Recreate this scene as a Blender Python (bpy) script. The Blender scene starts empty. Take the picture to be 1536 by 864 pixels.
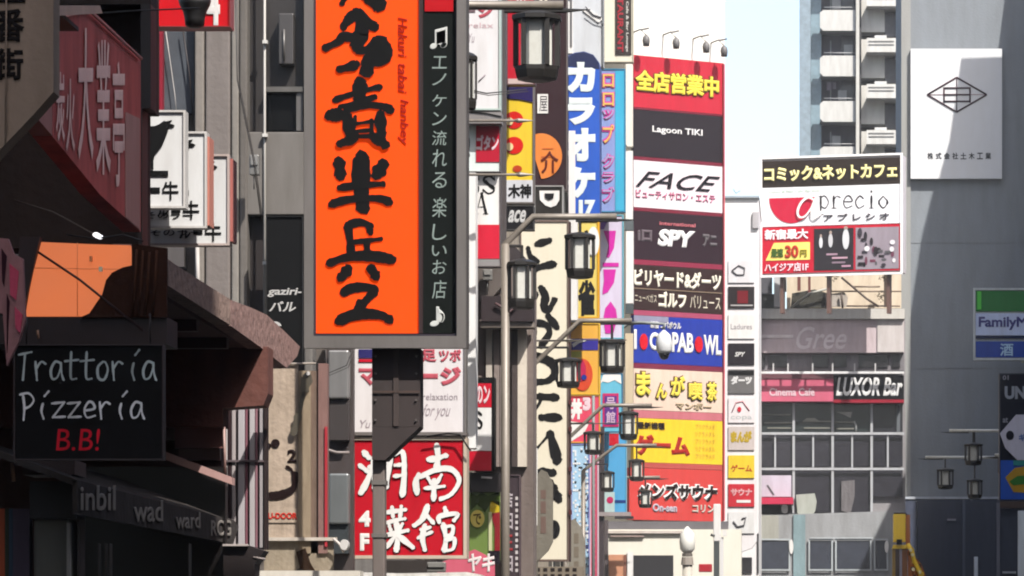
import bpy, math, random
from mathutils import Vector, Matrix
random.seed(7)
R = math.radians
S = bpy.context.scene
COL = S.collection

# ------------------------------------------------------------------ camera, sky, sun, exposure
F = 6000.0            # focal length in photo pixels (photo is 1536 wide)
VX, VY = 1212.0, 1017.0   # where the street's vanishing point falls (eye level)
EYE = 1.6
cam_d = bpy.data.cameras.new('camera')
cam_d.sensor_width = 36.0
cam_d.lens = F / 1536.0 * 36.0
cam_d.shift_x = -(VX - 768.0) / 1536.0
cam_d.shift_y = (VY - 432.0) / 1536.0
cam_d.clip_start = 0.5
cam_d.clip_end = 6000
cam = bpy.data.objects.new('camera', cam_d)
COL.objects.link(cam)
cam.location = (0, 0, EYE)
cam.rotation_euler = (R(90), 0, 0)
S.camera = cam
S.cycles.filter_width = 2.0

SUN_EL, SUN_AZ = R(50), R(35)      # azimuth: behind the camera, to its right
SD = Vector((math.cos(SUN_EL) * math.sin(SUN_AZ), -math.cos(SUN_EL) * math.cos(SUN_AZ), math.sin(SUN_EL)))
world = bpy.data.worlds.new('World')
S.world = world
world.use_nodes = True
wn = world.node_tree
sky = wn.nodes.new('ShaderNodeTexSky')
sky.sky_type = 'NISHITA'
sky.sun_disc = False
sky.sun_elevation = SUN_EL
sky.sun_rotation = math.atan2(SD.x, SD.y)
sky.air_density = 1.0
sky.dust_density = 2.5
sky.ozone_density = 1.0
wn.links.new(sky.outputs[0], wn.nodes['Background'].inputs[0])
wn.nodes['Background'].inputs[1].default_value = 0.15
sun_d = bpy.data.lights.new('sun', 'SUN')
sun_d.energy = 5.0
sun_d.angle = R(0.5)
sun_d.color = (1.0, 0.96, 0.9)
sun = bpy.data.objects.new('sun', sun_d)
COL.objects.link(sun)
sun.rotation_euler = SD.to_track_quat('Z', 'Y').to_euler()
sun.location = (20, -20, 60)
S.view_settings.view_transform = 'Standard'
S.view_settings.look = 'None'
S.view_settings.gamma = 1
S.view_settings.exposure = 1.15

# ------------------------------------------------------------------ materials
def lin(c):
    c = c / 255.0
    return c / 12.92 if c <= 0.04045 else ((c + 0.055) / 1.055) ** 2.4
LIT, SHADE, KM = 1.55, 0.30, 1.4
_m = {}
def M(rgb, k=LIT, rough=0.55, grime=0.22, bump=0.0, metal=0.0, scale=1.2, spec=0.35, streak=True, name='painted'):
    key = (rgb, k, rough, grime, bump, metal, scale, spec, streak, name)
    if key in _m: return _m[key]
    m = bpy.data.materials.new(name)
    m.use_nodes = True
    nt = m.node_tree
    b = nt.nodes['Principled BSDF']
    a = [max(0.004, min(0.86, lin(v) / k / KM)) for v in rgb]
    b.inputs['Roughness'].default_value = rough
    b.inputs['Metallic'].default_value = metal
    b.inputs['Specular IOR Level'].default_value = spec
    tc = nt.nodes.new('ShaderNodeTexCoord')
    mp = nt.nodes.new('ShaderNodeMapping')
    mp.inputs['Scale'].default_value = (scale * 2, scale * 2, scale * (0.35 if streak else 2))
    n1 = nt.nodes.new('ShaderNodeTexNoise')
    n1.inputs['Scale'].default_value = 2.2
    n1.inputs['Detail'].default_value = 7
    n1.inputs['Roughness'].default_value = 0.65
    nt.links.new(tc.outputs['Object'], mp.inputs['Vector'])
    nt.links.new(mp.outputs[0], n1.inputs['Vector'])
    mr = nt.nodes.new('ShaderNodeMapRange')
    mr.inputs['From Min'].default_value = 0.35
    mr.inputs['From Max'].default_value = 0.72
    mr.inputs['To Min'].default_value = 0.0
    mr.inputs['To Max'].default_value = 1.0
    nt.links.new(n1.outputs['Fac'], mr.inputs['Value'])
    mx = nt.nodes.new('ShaderNodeMix')
    mx.data_type = 'RGBA'
    mx.inputs['A'].default_value = (*a, 1)
    g = 1 - grime
    mx.inputs['B'].default_value = (a[0] * g, a[1] * g * 0.985, a[2] * g * 0.96, 1)
    nt.links.new(mr.outputs[0], mx.inputs['Factor'])
    nt.links.new(mx.outputs['Result'], b.inputs['Base Color'])
    n2 = nt.nodes.new('ShaderNodeTexNoise')
    n2.inputs['Scale'].default_value = 3.0 if bump < .1 else 14.0
    n2.inputs['Detail'].default_value = 4
    nt.links.new(tc.outputs['Object'], n2.inputs['Vector'])
    bp = nt.nodes.new('ShaderNodeBump')
    bp.inputs['Strength'].default_value = max(0.06, bump)
    bp.inputs['Distance'].default_value = 0.02
    nt.links.new(n2.outputs['Fac'], bp.inputs['Height'])
    nt.links.new(bp.outputs[0], b.inputs['Normal'])
    _m[key] = m
    return m
def concrete(rgb, k=LIT, grime=0.35): return M(rgb, k, 0.85, grime, 0.35, 0, 0.5, 0.2, True, 'concrete')
def metal(rgb, k=LIT, rough=0.4): return M(rgb, k, rough, 0.3, 0.05, 0.35, 1.0, 0.5, True, 'metal')
def plas(rgb, k=LIT, grime=0.10): return M(rgb, k * (1.0 if max(rgb) > 90 else 1.7), 0.5, max(grime, .16), 0, 0, 1.0, 0.09, True, 'acrylic')
def ink(rgb, k=LIT, grime=0.08): return M(rgb, k, 0.6, grime, 0, 0, 3.0, 0.1, True, 'print')
def cloth(rgb, k=LIT): return M(rgb, k, 0.95, 0.3, 0.5, 0, 2.5, 0.05, True, 'fabric')
def glass(rgb=(40, 42, 48), k=LIT, rough=0.12):
    return M(rgb, k, max(rough, .2), 0.3, 0.04, 0, 0.7, 0.35, False, 'window_glass')
def lit(rgb, strength, name='lit'):
    m = bpy.data.materials.new(name); m.use_nodes = True
    nt = m.node_tree; b = nt.nodes['Principled BSDF']
    c = [lin(v) for v in rgb]
    b.inputs['Base Color'].default_value = (*[x * .5 for x in c], 1)
    tc = nt.nodes.new('ShaderNodeTexCoord'); n = nt.nodes.new('ShaderNodeTexNoise')
    n.inputs['Scale'].default_value = 3.0; n.inputs['Detail'].default_value = 5
    nt.links.new(tc.outputs['Object'], n.inputs['Vector'])
    mx = nt.nodes.new('ShaderNodeMix'); mx.data_type = 'RGBA'
    mx.inputs['A'].default_value = (*c, 1); mx.inputs['B'].default_value = (c[0] * .8, c[1] * .95, c[2] * 1.6, 1)
    nt.links.new(n.outputs['Fac'], mx.inputs['Factor'])
    nt.links.new(mx.outputs['Result'], b.inputs['Emission Color'])
    b.inputs['Emission Strength'].default_value = strength
    return m

# ------------------------------------------------------------------ geometry helpers
def W(px, py, D):
    return Vector(((px - VX) * D / F, D, EYE + (VY - py) * D / F))

def tag(o, label, cat, group=None, kind=None):
    if label: o['label'] = label
    if cat: o['category'] = cat
    if group: o['group'] = group
    if kind: o['kind'] = kind
    return o

class MB:
    def __init__(s): s.v = []; s.f = []
    def box(s, x0, x1, y0, y1, z0, z1):
        if x0 > x1: x0, x1 = x1, x0
        if y0 > y1: y0, y1 = y1, y0
        if z0 > z1: z0, z1 = z1, z0
        b = len(s.v)
        s.v += [(x0, y0, z0), (x1, y0, z0), (x1, y1, z0), (x0, y1, z0), (x0, y0, z1), (x1, y0, z1), (x1, y1, z1), (x0, y1, z1)]
        s.f += [tuple(b + i for i in q) for q in ((0, 3, 2, 1), (4, 5, 6, 7), (0, 1, 5, 4), (1, 2, 6, 5), (2, 3, 7, 6), (3, 0, 4, 7))]
        return s
    def prism(s, pts, y0, y1):
        # pts: (x, z) outline, extruded in y
        if y0 > y1: y0, y1 = y1, y0
        a = sum(pts[i][0] * pts[(i + 1) % len(pts)][1] - pts[(i + 1) % len(pts)][0] * pts[i][1] for i in range(len(pts)))
        if a < 0: pts = pts[::-1]
        b = len(s.v); n = len(pts)
        s.v += [(p[0], y0, p[1]) for p in pts] + [(p[0], y1, p[1]) for p in pts]
        s.f.append(tuple(range(b, b + n)))
        s.f.append(tuple(range(b + 2 * n - 1, b + n - 1, -1)))
        for i in range(n):
            j = (i + 1) % n
            s.f.append((b + j, b + i, b + n + i, b + n + j))
        return s
    def tube(s, pts, r, n=8):
        pts = [Vector(p) for p in pts]
        b = len(s.v)
        up = Vector((0, 0, 1))
        for i, p in enumerate(pts):
            if i == 0: d = pts[1] - p
            elif i == len(pts) - 1: d = p - pts[i - 1]
            else: d = (pts[i + 1] - p).normalized() + (p - pts[i - 1]).normalized()
            d.normalize()
            ref = Vector((0, 1, 0)) if abs(d.y) < 0.9 else up
            u = d.cross(ref).normalized(); w = d.cross(u).normalized()
            rr = r[i] if isinstance(r, (list, tuple)) else r
            for k in range(n):
                a = 2 * math.pi * k / n
                s.v.append(tuple(p + u * (rr * math.cos(a)) + w * (rr * math.sin(a))))
        for i in range(len(pts) - 1):
            for k in range(n):
                k2 = (k + 1) % n
                s.f.append((b + i * n + k, b + i * n + k2, b + (i + 1) * n + k2, b + (i + 1) * n + k))
        s.f.append(tuple(b + k for k in range(n - 1, -1, -1)))
        s.f.append(tuple(b + (len(pts) - 1) * n + k for k in range(n)))
        return s
    def lathe(s, prof, c=(0, 0, 0), n=16):
        # prof: (radius, z) from bottom up
        b = len(s.v)
        for r, z in prof:
            for k in range(n):
                a = 2 * math.pi * (k + .5) / n
                s.v.append((c[0] + r * math.cos(a), c[1] + r * math.sin(a), c[2] + z))
        for i in range(len(prof) - 1):
            for k in range(n):
                k2 = (k + 1) % n
                s.f.append((b + i * n + k, b + i * n + k2, b + (i + 1) * n + k2, b + (i + 1) * n + k))
        s.f.append(tuple(b + k for k in range(n - 1, -1, -1)))
        s.f.append(tuple(b + (len(prof) - 1) * n + k for k in range(n)))
        return s
    def build(s, name, mat, parent=None, bev=0, smooth=False):
        me = bpy.data.meshes.new(name)
        me.from_pydata([tuple(v) for v in s.v], [], s.f)
        me.materials.append(mat)
        if smooth:
            for p in me.polygons: p.use_smooth = True
        me.validate(); me.update()
        o = bpy.data.objects.new(name, me)
        COL.objects.link(o)
        if parent: o.parent = parent
        if bev:
            bm = o.modifiers.new('bevel', 'BEVEL'); bm.width = bev; bm.segments = 2; bm.limit_method = 'ANGLE'
        return o

_glyph = {}
def glyphs(text, bold, shear):
    key = (text, bold, shear)
    if key not in _glyph:
        cu = bpy.data.curves.new('t', 'FONT')
        cu.body = text; cu.size = 1; cu.shear = shear; cu.resolution_u = 3
        cu.bevel_depth = bold; cu.bevel_resolution = 0
        ob = bpy.data.objects.new('t', cu); COL.objects.link(ob)
        me = bpy.data.meshes.new_from_object(ob)
        bpy.data.objects.remove(ob); bpy.data.curves.remove(cu)
        v = [tuple(x.co) for x in me.vertices]
        f = [tuple(p.vertices) for p in me.polygons]
        bpy.data.meshes.remove(me)
        _glyph[key] = (v, f)
    return _glyph[key]

def catmull(pts, n=6):
    if len(pts) < 3: 
        return [tuple(pts[0][k] + (pts[-1][k] - pts[0][k]) * t / n for k in range(2)) for t in range(n + 1)]
    P = [pts[0]] + list(pts) + [pts[-1]]
    out = []
    for i in range(1, len(P) - 2):
        for j in range(n):
            t = j / n
            out.append(tuple(0.5 * (2 * P[i][k] + (P[i + 1][k] - P[i - 1][k]) * t + (2 * P[i - 1][k] - 5 * P[i][k] + 4 * P[i + 1][k] - P[i + 2][k]) * t * t + (3 * P[i][k] - P[i - 1][k] - 3 * P[i + 1][k] + P[i + 2][k]) * t ** 3) for k in range(2)))
    out.append(pts[-1])
    return out

class T:
    """one thing: an empty at its base; parts are laid out in the plane of its front face"""
    def __init__(s, name, label, cat, px, py, D, yaw=0.0, group=None, kind=None):
        o = bpy.data.objects.new(name, None); COL.objects.link(o)
        o.empty_display_size = .2
        o.location = W(px, py, D); o.rotation_euler = (0, 0, yaw)
        tag(o, label, cat, group, kind)
        s.o = o; s.O = o.location.copy(); s.yaw = yaw; s.D = D
        s.t = Vector((math.cos(yaw), math.sin(yaw), 0)); s.n = Vector((-math.sin(yaw), math.cos(yaw), 0))
    def L(s, px, py, off=0.0):
        r = Vector(((px - VX) / F, 1, (VY - py) / F)); c = Vector((0, 0, EYE))
        q = s.O + s.n * off
        d = (q - c).dot(s.n) / r.dot(s.n)
        p = c + r * d - s.O
        return p.dot(s.t), p.z
    def s_at(s, px, off=0): return s.L(px, 500, off)[0]
    def box(s, name, px0, py0, px1, py1, mat, y0=0, y1=.1, parent=None, bev=0, label=None):
        m = (px0 + px1) / 2
        if abs(s.yaw) < .01:
            x0, z1 = s.L(px0, py0, y0); x1, z0 = s.L(px1, py1, y0)
        else:
            x0 = s.s_at(px0, y0); x1 = s.s_at(px1, y0)
            z1 = s.L(m, py0, y0)[1]; z0 = s.L(m, py1, y0)[1]
        o = MB().box(x0, x1, y0, y1, z0, z1).build(name, mat, parent or s.o, bev)
        if label: o['label'] = label
        return o
    def multi(s, name, rects, mat, y0=0, y1=.1, parent=None, kind=None):
        b = MB()
        for (px0, py0, px1, py1) in rects:
            m = (px0 + px1) / 2
            b.box(s.s_at(px0, y0), s.s_at(px1, y0), y0, y1, s.L(m, py0, y0)[1], s.L(m, py1, y0)[1])
        o = b.build(name, mat, parent or s.o)
        if kind: o['kind'] = kind
        return o
    def poly(s, name, pts, mat, y0=0, y1=.1, parent=None, bev=0, label=None):
        o = MB().prism([s.L(p[0], p[1], y0) for p in pts], y0, y1).build(name, mat, parent or s.o, bev)
        if label: o['label'] = label
        return o
    def tube(s, name, pts, r, mat, y=0.0, parent=None, n=8, smooth=True):
        """pts (px,py) or (px,py,y); r in photo pixels"""
        P = []
        for p in pts:
            yy = p[2] if len(p) > 2 else y
            x, z = s.L(p[0], p[1], yy); P.append((x, yy, z))
        rr = [q * s.D / F for q in r] if isinstance(r, (list, tuple)) else r * s.D / F
        return MB().tube(P, rr, n).build(name, mat, parent or s.o, smooth=smooth)
    def disc(s, name, px, py, rx, ry, mat, y0=-.02, y1=.0, parent=None, n=28, a0=0, a1=360):
        pts = [(px + rx * math.cos(R(a0 + (a1 - a0) * k / n)), py - ry * math.sin(R(a0 + (a1 - a0) * k / n))) for k in range(n + (0 if a1 - a0 == 360 else 1))]
        return s.poly(name, pts, mat, y0, y1, parent)
    def text(s, txt, px0, py0, px1, py1, mat, y=-.004, bold=.03, shear=0.0, parent=None, name='lettering', rot=0, thick=.006, rough=0):
        v, f = glyphs(txt, bold, shear)
        if not v: return
        x0 = min(a[0] for a in v); x1 = max(a[0] for a in v); y0 = min(a[1] for a in v); y1 = max(a[1] for a in v)
        A = s.s_at(px0, y); B = s.s_at(px1, y); m = (px0 + px1) / 2
        fm = (x1 - x0) or 1; fn = (y1 - y0) or 1
        out = []
        zb = max(bold, 1e-6)
        for a in v:
            u = (a[0] - x0) / fm; w = (a[1] - y0) / fn
            if rot == -90: u, w = w, 1 - u
            if rough:
                u += rough * math.sin(w * 13.1 + u * 3) * .02; w += rough * math.sin(u * 11.3 + 1 + w * 5) * .02
            pxx = px0 + u * (px1 - px0)
            sx, sz = s.L(pxx, py1 + (py0 - py1) * w, y)
            yy = y - thick * (.5 + .5 * a[2] / zb if bold > 0 else 0)
            out.append((sx, yy, sz))
        b = MB(); b.v = out; b.f = list(f)
        return b.build(name, mat, parent or s.o)
    def vtext(s, txt, px0, py0, px1, py1, mat, gap=.1, name='character', **k):
        n = len(txt); h = (py1 - py0) / n
        for i, c in enumerate(txt):
            if c == ' ': continue
            s.text(c, px0, py0 + h * i + h * gap / 2, px1, py0 + h * (i + 1) - h * gap / 2, mat, name=name, **k)
    def brush(s, strokes, mat, y=-.006, parent=None, name='character', step=.0012, cv=None, fat=1.0):
        """strokes: (points, width) in photo pixels; each a tapering brush mark"""
        b = MB()
        for q, (pts, wd) in enumerate(strokes):
            if cv: pts = [cv(p) for p in pts]
            wd *= fat
            c = catmull(pts)
            n = len(c); yy = y - step * q
            Lp = []; Rp = []
            for i, p in enumerate(c):
                a = c[max(0, i - 1)]; d = c[min(n - 1, i + 1)]
                dx, dy = d[0] - a[0], d[1] - a[1]; l = math.hypot(dx, dy) or 1
                t = i / (n - 1)
                w = wd * .5 * (1.0 + .2 * math.sin(5.3 * t + q * 2.1) + random.uniform(-.09, .09)) * (.92 if 0 < i < n - 1 else .8)
                nx, ny = -dy / l * w, dx / l * w
                Lp.append((p[0] + nx, p[1] + ny)); Rp.append((p[0] - nx, p[1] - ny))
            def cap(i, j):
                a = c[i]; d = c[j]; dx, dy = a[0] - d[0], a[1] - d[1]; l = math.hypot(dx, dy) or 1
                dx, dy = dx / l, dy / l; w = wd * .4
                out = []
                for g in (60, 25, -10, -45):
                    ca, sa = math.cos(R(g)), math.sin(R(g))
                    out.append((a[0] + (dx * ca - dy * sa) * w, a[1] + (dx * sa + dy * ca) * w))
                return out
            # strips
            base = len(b.v)
            for p in Lp + Rp:
                x, z = s.L(p[0], p[1], yy); b.v.append((x, yy, z))
            for i in range(n - 1): b.f.append((base + i, base + i + 1, base + n + i + 1, base + n + i))
            # round ends, proud of the strip
            for (cc, rad) in ((c[0], wd * .43), (c[-1], wd * .46)):
                bb = len(b.v)
                ph = random.uniform(0, 1)
                for k in range(7):
                    a = 2 * math.pi * (k + ph) / 7; rr = rad * random.uniform(.82, 1.16)
                    x, z = s.L(cc[0] + rr * math.cos(a), cc[1] + rr * math.sin(a), yy - step * .4)
                    b.v.append((x, yy - step * .4, z))
                b.f.append(tuple(range(bb, bb + 7)))
                step_extra = step * .1; yy -= step_extra
        return b.build(name, mat, parent or s.o)

def ring(t, name, px0, py0, px1, py1, w, mat, y0, y1, parent=None, wb=None):
    """one-piece rectangular frame; w in photo pixels"""
    wb = wb or w
    xo0, zo1 = t.L(px0, py0, y0); xo1, zo0 = t.L(px1, py1, y0)
    xi0 = t.s_at(px0 + w, y0); xi1 = t.s_at(px1 - w, y0)
    zi1 = zo1 - wb * t.D / F; zi0 = zo0 + wb * t.D / F
    b = MB()
    for y in (y0, y1):
        b.v += [(xo0, y, zo0), (xo1, y, zo0), (xo1, y, zo1), (xo0, y, zo1), (xi0, y, zi0), (xi1, y, zi0), (xi1, y, zi1), (xi0, y, zi1)]
    for k in range(4):
        j = (k + 1) % 4
        b.f += [(k, j, 4 + j, 4 + k), (8 + j, 8 + k, 12 + k, 12 + j), (j, k, 8 + k, 8 + j), (4 + k, 4 + j, 12 + j, 12 + k)]
    return b.build(name, mat, parent or t.o)

def board(name, label, cat, px0, py0, px1, py1, D, face, frame, fw=3, depth=.25, yaw=0, group=None, fwb=None, inner=True):
    t = T(name, label, cat, px0, py1, D, yaw, group)
    t.box('cabinet', px0 + .4, py0 + .4, px1 - .4, py1 - .4, frame, .02, depth)
    if fw:
        ring(t, 'frame', px0, py0, px1, py1, fw, frame, -.02, .018, wb=fwb)
    t.box('face', px0 + fw * .8, py0 + (fwb or fw) * .8, px1 - fw * .8, py1 - (fwb or fw) * .8, face, 0, .016)
    return t
def bracket(t, py, px_from, px_to, r=1.6, y=.12, mat=None):
    t.tube('bracket', [(px_from, py, y), (px_to, py, y)], r, mat or metal((90, 88, 86)))

# ------------------------------------------------------------------ ground
def struct(name, b, mat):
    o = b.build(name, mat); o['kind'] = 'structure'; return o
asph = M((70, 70, 72), 1.3, .9, .35, .5, 0, .3, .2, False, 'asphalt')
struct('ground', MB().box(-1500, 1500, -300, 3000, -.4, -.02), concrete((120, 118, 115), 1.6))
struct('road', MB().box(-3.2, 3.6, -60, 190, -.02, 0), asph)
pav = concrete((150, 146, 140), 1.7)
struct('pavement', MB().box(-6.2, -3.2, -60, 190, -.019, .12), pav)
struct('pavement', MB().box(3.6, 6.1, -60, 190, -.019, .12), pav)
for k in range(14):
    struct('road_marking', MB().box(.15, .3, -20 + k * 14, -14 + k * 14, 0, .004), ink((235, 235, 230)))

# ------------------------------------------------------------------ buildings
def building(label, x0, x1, y0, y1, h, wallm, floors=True, side=1, name='office_building', z0=-.02):
    o = bpy.data.objects.new(name, None); COL.objects.link(o); o.location = ((x0 + x1) / 2, y0, 0)
    tag(o, label, 'building')
    dx = -(x0 + x1) / 2
    b = MB().box(x0 + dx, x1 + dx, 0, y1 - y0, z0, h); b.build('wall', wallm, o)
    if floors:
        X = (x1 if side > 0 else x0) + dx
        g = glass((38, 42, 50)); fr = metal((150, 150, 150))
        n = max(1, int((y1 - y0) / 3.2)); me = None
        nf = int(h / 3.4)
        for f in range(nf):
            for k in range(n):
                ya = (y1 - y0) * (k + .18) / n; yb = (y1 - y0) * (k + .82) / n; zz = 3.4 * f + 1.1
                w = MB().box(X - .02 * side, X + .05 * side, ya, yb, zz, zz + 1.5)
                if me is None:
                    ob = w.build('window', g, o); me = ob.data; m0 = (f, k); base = (ya, zz)
                else:
                    ob = bpy.data.objects.new('window', me); COL.objects.link(ob); ob.parent = o
                    ob.location = (0, ya - base[0], zz - base[1])
    return o
# left row, from near to far (street side faces +X)
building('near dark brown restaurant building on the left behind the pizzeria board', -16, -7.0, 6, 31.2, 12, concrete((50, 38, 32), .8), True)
building('grey concrete building behind the massage sign', -18, -5.45, 45.5, 57.5, 26, concrete((150, 144, 138)))
building('brown walled building behind the yellow and navy sign', -18, -5.5, 57.8, 70, 24, concrete((112, 92, 84)))
building('beige building behind the long cream sign', -18, -5.45, 70.3, 84, 25, concrete((190, 178, 160)))
building('pale building behind the blue vertical sign', -18, -6.9, 84.3, 97, 30, concrete((214, 208, 198)))
building('cream building next to the tower of stacked signs', -18, -6.9, 97.3, 118, 34, concrete((244, 238, 222), 1.45, .12))
building('cream building seen between the signs left of the tower of stacked signs', -20, -5.25, 121, 140, 36, concrete((244, 238, 222), 1.45, .12), False)
# right row, mostly outside the picture; sizes shaped for the shade they cast
building('thin tall slab added on the near right to shade the near left, outside the picture', 6.0, 7.2, -40, 12.0, 40, concrete((150, 146, 140)), True, -1)  # unseen slab, kept thin so only the near left loses the sun
building('lower slab added beside the tall one to shade the awning, outside the picture', 6.0, 7.2, 12.1, 15.0, 25.2, concrete((150, 146, 140)), True, -1)  # unseen slab added to shade the awning but leave the fascia sunlit
building('low shop building on the right, outside the picture', 6.3, 20, 16.6, 78, 13.5, concrete((170, 160, 150)), True, -1)
building('taller block added on the right to shade the convenience sign, outside the picture', 6.3, 20, 78.2, 98.2, 21, concrete((156, 150, 146)), True, -1)  # unseen block, height set to put the convenience sign in shade
building('mid height building on the right, outside the picture', 7.6, 22, 98.5, 137, 17.5, concrete((160, 156, 150)), True, -1)

# ------------------------------------------------------------------ left: gate panel at the top corner
t = T('gate_panel', 'grey brown arched street gate panel with black vertical lettering, top left corner', 'gate', -60, 280, 18)
mg = concrete((76, 64, 54), .15)
t.poly('panel', [(-60, -80), (80, -80), (80, 138), (50, 172), (8, 216), (-60, 290)], mg, 0, .15)
bk = ink((18, 12, 10), .4)
t.text('一', -8, -6, 38, 4, bk); t.text('番', -8, 13, 37, 63, bk); t.text('街', -8, 72, 35, 120, bk)
t.tube('pipe', [(10, -80, -.03), (8, 216, -.03)], 1.2, mg)

# dark facade and clutter behind
t = T('shop_facade', 'dark facade of the near left shop above the orange lit window', 'facade', -40, 520, 28.2)
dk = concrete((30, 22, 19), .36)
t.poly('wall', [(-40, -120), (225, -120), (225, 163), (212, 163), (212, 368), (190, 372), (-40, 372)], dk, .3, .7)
t.box('beam', -40, -60, 226, 6, concrete((28, 24, 22), .36), .0, .28)
t.box('pillar', 211, 6, 226, 162, M((20, 16, 16), .36), .0, .25); t.box('lower_pillar', 207, 162.3, 213, 366, M((30, 24, 22), .36), .0, .25)
t.tube('cable', [(110, 16, -.1), (150, 20, -.1), (205, 16, -.1), (300, 12, -.1)], 1.2, M((12, 10, 10), .4))
t.tube('cable', [(100, 352, -.1), (140, 358, -.1), (185, 352, -.1), (215, 362, -.1)], 1.3, M((12, 10, 10), .4))
t.tube('cable', [(20, 300, -.1), (80, 318, -.1), (150, 356, -.1)], 1.0, M((50, 42, 36), .4))
t.disc('spotlight', 144, 352, 5, 3.4, lit((255, 246, 226), 1.0, 'spotlight_glow'), -.2, -.05)

# crimson board along the street
t = T('shop_sign', 'faded crimson sign board along the left wall with pale tall characters', 'sign', 80, 345, 23.85, R(90))
cr = plas((128, 62, 60), .34, .5)
t.poly('board', [(79, 26), (100, 19), (137, 14), (211, 84), (211, 348), (150, 292), (79, 205)], cr, 0, .12)
t.poly('lower_board', [(52, 142), (78.5, 112), (78.5, 204), (60, 182), (52, 172)], plas((112, 78, 74), .34, .4), 0, .12)
t.poly('patch', [(189, 168), (210, 178), (210, 345), (189, 326)], plas((120, 92, 88), .34, .3), -.008, -.002)
t.tube('top_rail', [(80, 30, -.02), (134, 16, -.02), (212, 88, -.02)], 2.4, M((120, 80, 74), .36))
pl = plas((166, 140, 134), .36, .2)
for ch, a, b_, c, d in (('炭', 84, 108, 97, 212), ('火', 99, 118, 112, 228), ('大', 117, 42, 140, 240), ('業', 144, 60, 166, 262), ('亭', 169, 92, 187, 280)):
    t.text(ch, a, b_, c, d, pl, y=-.008, bold=.012, thick=.002, name='character')
t.poly('eave_end', [(82, 8), (150, 8), (154, 20), (82, 24)], M((150, 122, 106), .4), -.6, -.5)
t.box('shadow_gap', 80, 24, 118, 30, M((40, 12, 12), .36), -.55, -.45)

# red sign at the top
t = board('red_sign', 'bright red box sign with a white 4 at the top left edge', 'sign', 232, -60, 345, 40, 36.2, plas((222, 20, 34)), metal((190, 60, 60)), 1.5, .3)
t.text('4', 310, -22, 330, 38, plas((245, 240, 236)), y=-.01, bold=.05)
t.box('edge_trim', 228, 8, 236, 39, M((222, 210, 180)), -.01, .1)
t = T('hanging_lamp', 'black bell shaped lamp hanging in front of the red sign', 'lamp', 292, 38, 31.6)
t.tube('rod', [(292, -60), (292, 6)], 2.5, M((14, 12, 12), .6))
x, z = t.L(292, 38)
MB().lathe([(.04, -.02), (.075, 0), (.08, .05), (.09, .1), (.12, .16), (.13, .2), (.05, .24)], (x, 0, z), 16).build('shade', M((14, 12, 12), .6), t.o, smooth=True)

# grey concrete building with windows behind the cow signs
cg = concrete((142, 134, 126), 1.5)
t = T('concrete_building', 'grey concrete building with ribbed pillars behind the white bull signs', 'building', 190, 864, 43)
t.poly('wall', [(150, -160), (488, -160), (488, 1050), (150, 1050)], concrete((118, 110, 104), 1.5), .35, 2.4)
for a, b_, c in ((292, 306, (150, 142, 134)), (308, 345, (140, 131, 126)), (347, 358, (152, 146, 138)), (359, 371, (120, 114, 108)), (456, 469, (132, 128, 124))):
    t.box('pillar', a, -160, b_, 1045, concrete(c), .0, .34, bev=.02)
t.box('dark_recess', 371.5, -160, 396, 198, M((44, 38, 36)), .2, .34)
t.box('dark_recess', 371.5, 325, 396, 545, M((36, 26, 24)), .2, .34)
t.box('window', 399, -40, 455, 132, glass((66, 62, 60), 1.5, .25), .18, .33)
t.box('window', 401, 138, 444, 196, glass((12, 10, 12)), .18, .33)
t.box('window_frame', 399, 130, 455, 137.5, metal((122, 118, 112)), .05, .32)
t.box('window_frame', 444.5, 138, 454, 196, metal((128, 124, 120)), .08, .32)
t.box('panel', 370, 198, 456, 322, plas((132, 127, 122), 1.5, .25), .02, .33, bev=.01)
t.tube('drain_pipe', [(397, -160, .0), (397, 545, .0)], 1.9, M((205, 200, 192)), n=8)
for yy in (60, 200, 392):
    t.box('pipe_clip', 393.5, yy, 401, yy + 5, M((225, 222, 215)), -.06, .0)
t.box('air_unit', 418, 20, 440, 96, metal((92, 88, 86)), .0, .17, bev=.01)
t.tube('conduit', [(426, 44, -.02), (426, 92, -.02)], 1.5, metal((130, 126, 122)))
t.box('storefront_glass', 243, 40, 291, 170, glass((92, 96, 102), 1.5, .2), .18, .34)
for k, c in enumerate(((196, 188, 184), (190, 70, 86), (150, 40, 56))):
    t.box('stripe_panel', 229 + k * 5, 40, 233.6 + k * 5, 172, plas(c), .05, .17)
t.tube('hanging_wire', [(248, 42, .1), (255, 90, .1), (262, 140, .1), (265, 172, .1)], .7, M((210, 205, 200)))
t.tube('hanging_wire', [(274, 42, .1), (284, 110, .1), (292, 200, .1)], 1.1, M((50, 40, 40)))
t.box('shutter_box', 246, 368, 276, 400, metal((116, 110, 108)), .1, .34)
t.tube('drain_pipe', [(296, 368, .0), (298, 470, .0)], 3, M((196, 190, 184)))

t = board('bar_sign', 'black sign with white handwritten letters on the concrete wall', 'sign', 399, 324, 454, 545, 42.6, plas((14, 12, 14)), M((24, 22, 22)), 1, .1)
wt = plas((206, 204, 200))
t.text('gaziri-', 401, 432, 453, 446, wt, shear=.2); t.text('バル', 403, 452, 444, 468, wt, shear=.2)
t.disc('logo', 411, 489, 11, 7, wt, -.012, -.002, a0=0, a1=180)

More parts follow.
